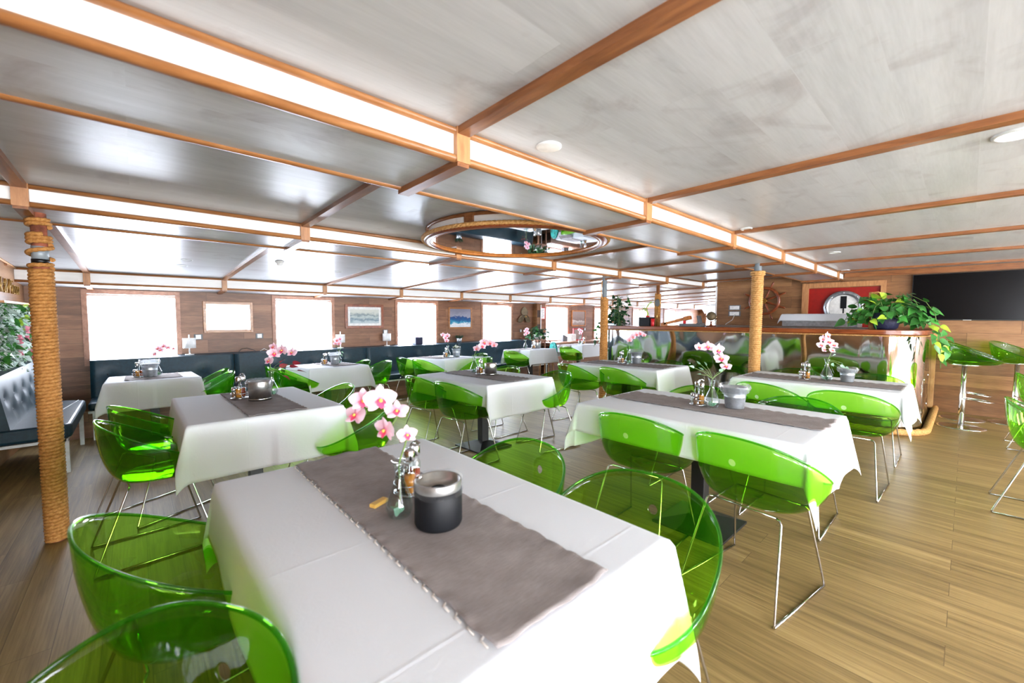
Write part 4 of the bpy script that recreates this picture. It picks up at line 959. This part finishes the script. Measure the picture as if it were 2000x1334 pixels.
vine_plant(t, (0, 0, .04), (.22, .22), 20, 11, .09, 31, ('dark', 'leaf'), .12, .55)
rnd = random.Random(8); m = MB()
for P in ([(0, 0, .04), (.12, -.18, .3), (.08, -.16, .6)], [(0, 0, .04), (-.15, .12, .0), (-.22, .2, -.3), (-.22, .2, -.75)], [(0, 0, .04), (-.16, .2, .1), (-.2, .3, -.1), (-.24, .32, -.4)]):
    P = [Vector(p) for p in P]; m.cur = 2; m.tube(P, .003, 5)
    for q in range(14):
        u = q / 14 * (len(P) - 1); i = min(int(u), len(P) - 2); m.cur = q % 2
        leafblade(m, P[i].lerp(P[i + 1], u - i), Vector((rnd.uniform(-1, .6), rnd.uniform(-1, 1), rnd.uniform(-.6, .3))), .08, .055, rnd, .3, Vector((-.6, -.6, .5)))
m.build('trailing_vine', [M['dark'], M['leaf'], M['stem']], t, fix=False)
# flower wall
t = thing('flower_panel', 'flowering green and white artificial hedge panel above the corner bench', 'flower panel', (XE + .004, 6.2, 0))
m = MB(); m.box((0, 0, .72), (.03, 1.35, 1.44)); m.build('backing', M['dark'], t)
m = MB(); m.box((0, 0, 1.445), (.10, 1.38, 1.465)); m.build('top_ledge', M['pale'], t)
rnd = random.Random(17); m = MB()
for k in range(2600):
    b = Vector((.03 + rnd.random() * .05, rnd.uniform(0, 1.36), rnd.uniform(.70, 1.43)))
    m.cur = 0 if rnd.random() < .55 else (1 if rnd.random() < .75 else 2); big = rnd.random() < .07
    leafblade(m, b, Vector((rnd.uniform(.2, 1), rnd.uniform(-1, 1), rnd.uniform(-1, 1))), .10 if big else .036, .065 if big else .018, rnd, .2)
m.build('foliage', [M['frost'], M['leaf'], M['dark']], t, fix=False)
def clump(name, mat, y, z, n, sz, rnd):
    m = MB()
    for k in range(n): leafblade(m, Vector((.09, y + rnd.uniform(-.05, .05), z + rnd.uniform(-.10, .10))), Vector((1, rnd.uniform(-1, 1), rnd.uniform(-1, 1))), sz, sz * .8, rnd, .1)
    m.build(name, M[mat], t, fix=False)
for (y, z) in ((.52, 1.0), (.95, 1.1), (1.15, .84)): clump('pink_blossoms', 'pink', y, z, 14, .05, rnd)
for (y, z) in ((.62, 1.27), (.95, 1.36)): clump('lime_foliage', 'leaf2', y, z, 6, .055, rnd)
# lettering on the end wall
lt = thing('wall_lettering', 'brass script lettering fixed to the end wall above the flower panel', 'lettering', (XE + .012, 6.62, 1.56))
px_ = 0
for chx in 'k & Pizza':
    if chx == ' ': px_ += .06; continue
    cu = bpy.data.curves.new('lettering', 'FONT'); cu.body = chx; cu.size = .24; cu.shear = .3; cu.extrude = .008; cu.offset = -.005
    fo_ = bpy.data.objects.new('tmp', cu); COL.objects.link(fo_)
    dg = bpy.context.evaluated_depsgraph_get(); me = bpy.data.meshes.new_from_object(fo_.evaluated_get(dg)); bpy.data.objects.remove(fo_)
    me.transform(Matrix(((0, 0, 1, 0), (1, 0, 0, px_), (0, 1, 0, 0), (0, 0, 0, 1)))); me.materials.clear(); me.materials.append(M['gold'])
    px_ += max(v.co.y for v in me.vertices) - px_ - .005
    ob = bpy.data.objects.new('letter', me); COL.objects.link(ob); ob.parent = lt

# ------------------------------------------------------------------ window wall dressing
def framed(name, label, cat, x, z, w, h, y, fw_, mats, mat_in, matw=None):
    t = thing(name, label, cat, (x, y, z)); d = .025
    m = MB(); a, b = w / 2, h / 2
    for bx in (((-a, -d, -b), (-a + fw_, 0, b)), ((a - fw_, -d, -b), (a, 0, b)), ((-a + fw_, -d, b - fw_), (a - fw_, 0, b)), ((-a + fw_, -d, -b), (a - fw_, 0, -b + fw_))): m.box(*bx)
    m.build('frame', M[mats], t, bevel=.004)
    k = fw_
    if matw:
        m = MB(); m.box((-a + fw_, -.012, -b + fw_), (a - fw_, -.004, b - fw_)); m.build('mount', M['paper'], t); k = fw_ + matw
    m = MB(); m.box((-a + k, -.016 if matw else -.012, -b + k), (a - k, -.004, b - k)); m.build('mirror_glass' if mat_in == 'mirror' else 'image', M[mat_in], t)
framed('wall_mirror', 'oak framed mirror between the first and second windows', 'mirror', 1.10, 1.306, .665, .49, YW, .04, 'trim', 'mirror')
framed('framed_print', 'reddish framed harbour print with white mount left of the third window', 'picture', 3.323, 1.33, .765, .465, YW, .05, 'mahog', 'harbour', .045)
framed('framed_photo', 'oak framed photo of ocean waves left of the fourth window', 'picture', 5.60, 1.303, .66, .49, YW, .035, 'trim', 'wave')
framed('framed_photo', 'oak framed sepia ship photo beyond the pillar', 'picture', 9.965, 1.305, .67, .48, YW, .035, 'orange', 'ship')
framed('notice', 'printed white notice in a thin red frame beside the pillar', 'notice', 8.35, 1.437, .25, .32, YW, .014, 'redplastic', 'paper')
t = [o for o in COL.objects if o.name.startswith('notice')][-1]
m = MB()
for k in range(9): m.box((-.085, -.0135, .105 - k * .026), (.085 - (k % 3) * .02, -.0125, .112 - k * .026))
m.build('printed_lines', M['grey'], t)
t = thing('ship_propeller', 'three-bladed bronze ship propeller mounted right of the fourth window', 'propeller', (7.63, YW - .06, 1.345))
m = MB(); m.tube([(0, .06, 0), (0, -.05, 0)], .035, 16); m.build('hub', M['bronze'], t)
m = MB(); m.tube([(0, -.05, 0), (0, -.056, 0)], .02, 14); m.build('bore_cap', M['brass'], t)
for k in range(3):
    a = PI / 2 + k * 2 * PI / 3
    def bl(u, v):
        r = .03 + .225 * u; w = (v - .5) * .19 * math.sin(PI * (u ** .8 * .88 + .09)) ** .7; y = w * .35 + .01 * u
        return (r * math.cos(a) - w * math.sin(a), y, r * math.sin(a) + w * math.cos(a))
    m = MB(); m.grid(10, 8, bl); m.build('blade', M['bronze'], t, solid=.012, fix=False)
def socket(x, z, y, label, w=.11, h=.085, nrm='y'):
    t = thing('wall_switch', label, 'switch', (x, y, z), 0 if nrm == 'y' else -PI / 2)
    m = MB(); m.box((-w / 2, -.008, -h / 2), (w / 2, 0, h / 2)); m.build('surround', M['grey'], t, bevel=.003)
    m = MB(); m.box((-w / 2 + .022, -.014, -h / 2 + .010), (w / 2 - .022, -.008, h / 2 - .010)); m.build('rocker', M['white'], t)
socket(.70, 1.0, YW, 'white switch on the wall left of the oak framed mirror')
socket(1.52, .995, YW, 'white switch on the wall right of the oak framed mirror')
socket(3.75, 1.02, YW, 'white switch behind the lamp left of the third window')
socket(7.55, .97, YW, 'white switch below the ship propeller', .08)
socket(10.28, .97, YW, 'white switch below the sepia ship photo', .08)
BT = zf(7.35) + .945
def lamp(x, y, label, rz=0):
    t = thing('table_lamp', label, 'lamp', (x, y, BT), rz, 0, 'small white lamps along the bench top')
    m = MB(); m.lathe([(.055, 0), (.055, .006), (.012, .012), (.009, .02)], n=24); m.build('base', M['white'], t)
    m = MB(); m.cyl((0, 0, 0), .009, .01, .30, 12); m.build('stem', M['white'], t)
    m = MB(); m.lathe([(.078, .10), (.078, .245)], n=32, caps=False); m.build('lamp_shade', M['shade'], t, solid=.003)
    m = MB(); m.lathe([(.008, .25), (.008, .262), (.001, .266)], n=10); m.build('finial', M['white'], t)
lamp(.575, 7.80, 'small white lamp right of the first window'); lamp(2.79, 7.80, 'small white lamp right of the second window'); lamp(3.70, 7.80, 'small white lamp left of the third window')
def cable(pts, label):
    m = MB(); m.tube(pts, .005, 6); tag(m.build('cable', M['white' if 'white' in label else 'black'], None), label, 'cable')
cable([(1.20, 7.85, BT + .004), (1.24, 7.85, BT + .05), (1.32, 7.86, BT + .06), (1.40, 7.86, BT + .03), (1.44, 7.86, BT + .004)], 'dark cable looped on the bench top below the mirror')
cable([(1.50, 7.85, BT + .004), (1.56, 7.85, BT + .04), (1.62, 7.85, BT + .005), (1.72, 7.85, BT + .045), (1.78, 7.85, BT + .004)], 'white cable zigzagging on the bench top before the second window')
t = thing('plant_box', 'dark violet square plant box on the bench top in the third window', 'planter', (4.41, 7.84, BT))
m = MB(); m.box((-.085, -.08, 0), (.085, .08, .15)); m.build('box', M['navy'], t, bevel=.006); vine_plant(t, (0, 0, .14), (.06, .05), 8, 4, .04, 3, ('pink', 'dark'), 0, .05, 'small_blossoms')
t = thing('grass_pot', 'small zinc pot of green grass below the wave picture', 'potted plant', (5.45, 7.80, BT))
m = MB(); m.lathe([(.05, 0), (.062, .10), (.055, .10), (.05, .08), (.001, .08)], n=24); m.build('pot', M['zinc'], t)
rnd = random.Random(2); m = MB()
for k in range(120):
    a = rnd.uniform(0, 6.28); d = Vector((math.cos(a) * rnd.random(), math.sin(a) * rnd.random(), .8)); leafblade(m, Vector((.03 * math.cos(a), .03 * math.sin(a), .08)), d, .15 * rnd.uniform(.7, 1.1), .006, rnd, .2)
m.build('grass_tuft', M['dark'], t, fix=False)
t = thing('bushy_plant', 'bushy green plant in a white bowl at the far bench end', 'potted plant', (7.72 + .12, 7.62, BT - .0))
m = MB(); m.lathe([(.08, 0), (.12, .10), (.125, .13), (.115, .13), (.10, .05), (.001, .045)], n=28); m.build('bowl', M['white'], t); vine_plant(t, (0, 0, .12), (.36, .2), 16, 7, .12, 44, ('dark', 'leaf'), .25, .22)
t = thing('plant_stand', 'small table under the bushy plant beside the pillar', 'stand', (7.84, 7.62, zf(7.62)))
m = MB(); m.box((-.17, -.17, BT - zf(7.62) - .03), (.14, .17, BT - zf(7.62))); m.build('top', M['frame'], t)
for sx in (-.15, .12):
    for sy in (-.15, .15): m = MB(); m.box((sx - .015, sy - .015, 0), (sx + .015, sy + .015, BT - zf(7.62) - .03)); m.build('leg', M['frame'], t)
t = thing('cushion_chair', 'chair with teal leaf-patterned rounded backrest behind the propeller table', 'chair', (7.25, 6.74, zf(6.74)), PI * .9)
m = MB(); m.rings([[(-.2 + .04 * dx, .17 * math.cos(a), .72 + .19 * math.sin(a)) for a in [2 * PI * k / 28 for k in range(28)]] for dx in (0, 1)], True, True, False); m.build('backrest', M['teal'], t, bevel=.01)
m = MB(); m.lathe([(.2, .44), (.21, .46), (.2, .49), (.001, .495)], n=28); m.build('seat', M['teal'], t)
for a in range(4):
    q = PI / 4 + a * PI / 2; m = MB(); m.tube([(.15 * math.cos(q), .15 * math.sin(q), .44), (.19 * math.cos(q), .19 * math.sin(q), 0)], .013, 8); m.build('leg', M['pale'], t)
m = MB(); m.tube([(-.17, 0, .47), (-.18, 0, .56)], .02, 8); m.build('back_strut', M['pale'], t)
LZ = zf(7.6) + .86
t = thing('napkin_holder', 'grey fanned brochures standing on the ledge in the fifth window', 'brochures', (9.05, 7.75, LZ))
for k in range(4): m = MB(); m.box((-.10 + k * .05, -.05, 0), (-.06 + k * .05, .05, .20 - .02 * k)); m.build('brochure', M['grey'], t)
t = thing('paper_box', 'white box standing on the ledge right of the grey brochures', 'box', (9.40, 7.75, LZ))
m = MB(); m.box((-.12, -.06, 0), (.12, .06, .20)); m.build('body', M['paper'], t)
t = thing('red_poster', 'red framed poster leaning on the ledge below the sepia ship photo', 'poster', (9.75, 7.80, LZ))
m = MB(); m.box((-.22, 0, 0), (.22, .02, .36)); m.build('frame', M['redplastic'], t)
m = MB(); m.box((-.19, -.004, .03), (.19, 0, .33)); m.build('image', M['ship'], t)
t = thing('wall_lamp', 'round white wall lamp above the copper tag board', 'wall lamp', (12.0, YW, 1.50))
m = MB(); m.ball((0, -.06, 0), .09, 16, 10); m.build('globe', M['shade'], t); m = MB(); m.cyl((0, -.02, 0), .04, -.02, .02, 12); m.build('mount', M['grey'], t)
t = thing('tag_board', 'wooden board with four hanging copper shapes beyond the slim rope post', 'wall board', (12.0, YW, 1.15))
m = MB(); m.box((-.38, -.02, -.2), (.38, 0, .15)); m.build('board', M['frame'], t)
for k in range(4):
    m = MB(); x = -.26 + k * .17; m.tube([(x, -.03, .12), (x + .03, -.03, .06), (x - .03, -.03, 0), (x + .03, -.03, -.06), (x, -.03, -.12)], .016, 6); m.tube([(x - .04, -.03, 0), (x + .05, -.03, 0)], .012, 6); m.build('copper_shape', M['orange'], t)

# ------------------------------------------------------------------ bulkhead behind the bar
t = S and struct('door', MB().box((XB - .012, .93, -.02), (XB + .0, 1.86, 1.84)), M['red'])
for bx in (((XB - .05, 1.86, -.05), (XB, 1.95, 1.93)), ((XB - .05, .87, -.05), (XB, .93, 1.93)), ((XB - .05, .93, 1.85), (XB, 1.86, 1.93))):
    m = MB(); m.box(*bx); m.build('door_frame', M['block'], t)
m = MB(); n = 48; cy_, cz_ = 1.378, 1.52
def ring_x(m, r0, r1, x0, x1): m.rings([[(x, cy_ + r * math.cos(2 * PI * k / n), cz_ + r * math.sin(2 * PI * k / n)) for k in range(n)] for (r, x) in ((r0, x1), (r0, x0), (r1, x0), (r1, x1))], True, False)
ring_x(m, .20, .265, XB - .045, XB - .012); po = m.build('porthole_ring', M['zinc'], t, fix=True)
m = MB(); m.rings([[(XB - .03, cy_ + r * math.cos(2 * PI * k / n), cz_ + r * math.sin(2 * PI * k / n)) for k in range(n)] for r in (.2, .001)], True, False); m.build('porthole_pane', M['paper'], t)
m = MB(); m.box((XB - .034, 1.34, 1.50), (XB - .029, 1.42, 1.70)); m.box((XB - .034, 1.37, 1.42), (XB - .029, 1.385, 1.50)); m.build('porthole_dark_heater', M['ceramic'], t)
for k in range(8):
    a = 2 * PI * k / 8; q = MB(); q.ball((XB - .046, cy_ + .232 * math.cos(a), cz_ + .232 * math.sin(a)), .014, 8, 6, (.5, 1, 1)); q.build('porthole_bolt', M['chrome'], po)
t = thing('television', 'large black flat television on the plank wall right of the red door', 'television', (XB - .064, -.012, 1.65))
m = MB(); m.box((0, -.59, -.333), (.06, .59, .333)); m.build('casing', M['black'], t, bevel=.004)
m = MB(); m.box((-.003, -.58, -.318), (0, .58, .325)); m.build('screen', M['screen'], t)
m = MB(); m.box((-.006, -.02, -.331), (-.001, .06, -.324)); m.build('badge', M['white_metal'], t)
t = thing('wooden_helm', 'varnished wooden ship wheel on the plank wall behind the pale rope post', 'ship wheel', (XB - .05, 2.53, 1.65))
m = MB(); m.tube([(0, .235 * math.cos(2 * PI * k / 48), .235 * math.sin(2 * PI * k / 48)) for k in range(48)], .026, 10, True); m.build('rim', M['mahog'], t)
m = MB(); m.tube([(.05, 0, 0), (-.04, 0, 0)], .05, 20); m.build('hub', M['brass'], t)
for k in range(8):
    a = 2 * PI * k / 8 + .39; c, s_ = math.cos(a), math.sin(a); rr = [.045, .07, .12, .16, .20, .235, .26, .275, .31, .35, .37]; rd = [.012, .014, .02, .013, .014, .014, .012, .016, .018, .016, .006]
    m = MB(); m.tube([(0, r * c, r * s_) for r in rr], rd, 10); m.build('spoke', M['mahog'], t)
for (z, l) in ((1.535, 'upper'), (1.42, 'lower')):
    t = thing('wall_socket', '%s of two white wall sockets left of the ship wheel' % l, 'socket', (XB, 3.05, z), -PI / 2)
    m = MB(); m.box((-.11, -.008, -.05), (.11, 0, .05)); m.build('surround', M['grey'], t, bevel=.004)
    m = MB(); m.box((-.085, -.013, -.035), (.085, -.008, .035)); m.build('plate', M['white'], t)
    m = MB(); m.rings([[(-.03 + .02 * math.cos(2 * PI * k / 20), yy, .02 * math.sin(2 * PI * k / 20)) for k in range(20)] for yy in (-.013, -.017)]); m.build('outlet', M['shade'], t)
cable([(XB - .03, 3.03, 1.41), (8.3, 2.98, 1.30), (7.9, 2.95, 1.22)], 'white cable hanging from the lower wall socket')
# objects on the bar
cb = lambda y: ct + bz_(y)
t = thing('covered_box', 'long box draped with a white cloth on the back counter before the red door', 'covered box', (7.55, 1.47, 1.215))
def cv(u, v):
    y = (v - .5) * 1.16; x = (u - .5) * .62; hx, hy = .20, .46; dx, dy = max(0, abs(x) - hx), max(0, abs(y) - hy); d = math.hypot(dx, dy)
    px, py = math.copysign(min(abs(x), hx), x), math.copysign(min(abs(y), hy), y)
    return (px + math.copysign(dx * .25, x), py + math.copysign(dy * .35, y), .185 - d * .93 + .004 * noise.noise((x * 9, y * 9, 2)))
m = MB(); m.grid(30, 56, cv); m.build('white_cover', M['cloth'], t, solid=.002, fix=False)
m = MB(); m.box((-.19, -.45, 0), (.19, .45, .178)); m.build('box', M['zinc'], t)
t = thing('back_counter', 'low back counter behind the steel bar before the red door', 'counter', (7.55, 1.75, 0))
m = MB(); m.box((-.32, -.95, .0), (.32, 1.3, 1.18)); m.build('body', M['counter'], t); m = MB(); m.box((-.34, -.97, 1.18), (.34, 1.32, 1.21)); m.build('worktop', M['brushed'], t)
t = thing('bonsai_pot', 'black square planter with a sparse yellow-green bonsai on the bar', 'potted plant', (6.62, 3.78, cb(3.78)))
m = MB(); m.box((-.10, -.10, 0), (.10, .10, .155)); m.build('planter', M['ceramic'], t, bevel=.005)
m = MB(); m.tube([(0, 0, .15), (.0, -.02, .22), (0, .02, .3), (0, -.03, .38), (0, -.09, .42)], [.014, .012, .01, .008, .005], 8); m.tube([(0, .0, .25), (0, .06, .30), (0, .08, .31)], .006, 6); m.build('trunk', M['leaf2'], t)
rnd = random.Random(6); m = MB()
for k in range(70):
    c = Vector(rnd.choice([(0, .08, .31), (0, .03, .29), (0, -.09, .42), (0, .10, .27)])); m.cur = k % 2
    leafblade(m, c + Vector((rnd.uniform(-.03, .03), rnd.uniform(-.04, .04), rnd.uniform(-.03, .03))), Vector((rnd.uniform(-1, 1), rnd.uniform(-1, 1), rnd.uniform(-.3, 1))), .035, .012, rnd)
m.build('leaves', [M['leaf2'], M['leaf']], t, fix=False)
m = MB(); m.ball((-.03, -.03, .165), .025, 10, 6, (1, 1.6, .7)); m.build('red_ornament', M['redplastic'], t)
t = thing('magnifier', 'round grey lens on a small stand beside the thin rope post', 'lens', (6.64, 3.60, cb(3.6)))
m = MB(); m.tube([(0, .055 * math.cos(2 * PI * k / 28), .40 + .065 * math.sin(2 * PI * k / 28)) for k in range(28)], .006, 6, True); m.build('ring', M['brass'], t)
m = MB(); m.rings([[(x, .05 * math.cos(2 * PI * k / 28), .40 + .06 * math.sin(2 * PI * k / 28)) for k in range(28)] for x in (-.003, .003)]); m.build('lens_disc', M['grey'], t)
m = MB(); m.tube([(0, 0, .0), (0, 0, .34)], .005, 6); m.build('stand', M['brass'], t)
t = thing('red_tumbler', 'red tumbler right of the black planter on the bar', 'cup', (6.56, 3.635, cb(3.64)))
m = MB(); m.lathe([(.025, 0), (.028, .003), (.033, .13), (.030, .13), (.026, .01), (.001, .008)], n=24); m.build('cup', M['redplastic'], t)
t = thing('carving_stand', 'inclined varnished wooden carving stand on the bar', 'wooden stand', (6.62, 3.27, cb(3.3)))
m = MB(); m.box((-.06, -.24, 0), (.06, .22, .02)); m.build('base', M['orange'], t)
m = MB(); R4 = Matrix.Translation((0, 0, .085)) @ Matrix.Rotation(-.24, 4, 'X'); m.box((-.03, -.26, -.022), (.03, .24, .022), R4); m.box((-.045, -.27, -.03), (.045, -.17, .03), R4); m.build('inclined_beam', M['orange'], t, bevel=.004)
m = MB(); m.box((-.03, .14, .02), (.03, .18, .06)); m.build('support', M['orange'], t); m = MB(); m.box((-.02, -.18, .02), (.02, -.15, .12)); m.build('clamp', M['redplastic'], t)
t = thing('dark_tray', 'long dark grey tray on the bar below the bronze globe', 'tray', (6.62, 2.98, cb(3)))
m = MB(); m.box((-.09, -.17, 0), (.09, .17, .045)); m.build('tray', M['grey'], t, bevel=.006)
t = thing('card_terminal', 'grey till screen tilted on the dark tray', 'till', (6.64, 2.86, cb(2.9) + .046))
m = MB(); R4 = Matrix.Rotation(-.18, 4, 'X'); m.box((-.06, -.012, 0), (.06, .012, .13), R4); m.box((-.05, -.05, 0), (.05, .04, .012)); m.build('screen', M['grey'], t)
t = thing('bronze_globe', 'bronze globe on a dark carved stand at the bar', 'globe', (6.66, 2.70, cb(2.7)))
m = MB(); m.ball((0, 0, .165), .072, 24, 14); m.build('sphere', M['bronze'], t)
m = MB(); m.tube([(.0, .085 * math.cos(a), .165 + .085 * math.sin(a)) for a in [PI + PI * k / 14 for k in range(15)]], .006, 6); m.build('meridian', M['brass'], t)
m = MB(); m.lathe([(.075, 0), (.07, .012), (.02, .03), (.014, .06), (.022, .08)], n=20); m.build('stand', M['mahog'], t)

# ------------------------------------------------------------------ lamps of the room, plus an added upward fill
for k in range(5):
    for y in (-2.4, -4.7, -6.8):
        L_ = bpy.data.lights.new('downlight', 'AREA'); L_.shape = 'DISK'; L_.size = .14; L_.energy = LAMP_W; L_.color = (1, .97, .92)
        o = bpy.data.objects.new('downlight', L_); COL.objects.link(o); o.location = (.9 + k * 1.75, y, zc(y) - .03)
L_ = bpy.data.lights.new('upward_fill', 'AREA'); L_.shape = 'RECTANGLE'; L_.size = 8; L_.size_y = 4; L_.energy = UP_W; L_.color = (.84, .94, 1)  # unseen panel added near the floor, shining up to brighten the ceiling
o = bpy.data.objects.new('upward_fill', L_); COL.objects.link(o); o.location = (3.6, -5.0, .02); o.rotation_euler = (PI, 0, 0)

# ------------------------------------------------------------------ render look
w = bpy.data.worlds.new('world'); S.world = w; w.use_nodes = True
bg = w.node_tree.nodes['Background']; bg.inputs[0].default_value = (.85, .92, 1, 1); bg.inputs[1].default_value = .6
S.view_settings.view_transform = 'Standard'; S.view_settings.look = 'None'; S.view_settings.gamma = 1; S.view_settings.exposure = 2.22
S.view_settings.use_curve_mapping = False
S.cycles.max_bounces = 14; S.cycles.diffuse_bounces = 5; S.cycles.glossy_bounces = 5; S.cycles.transparent_max_bounces = 40; S.cycles.transmission_bounces = 6
S.cycles.use_denoising = True; S.cycles.sample_clamp_indirect = 8
S.cycles.caustics_reflective = False; S.cycles.caustics_refractive = False
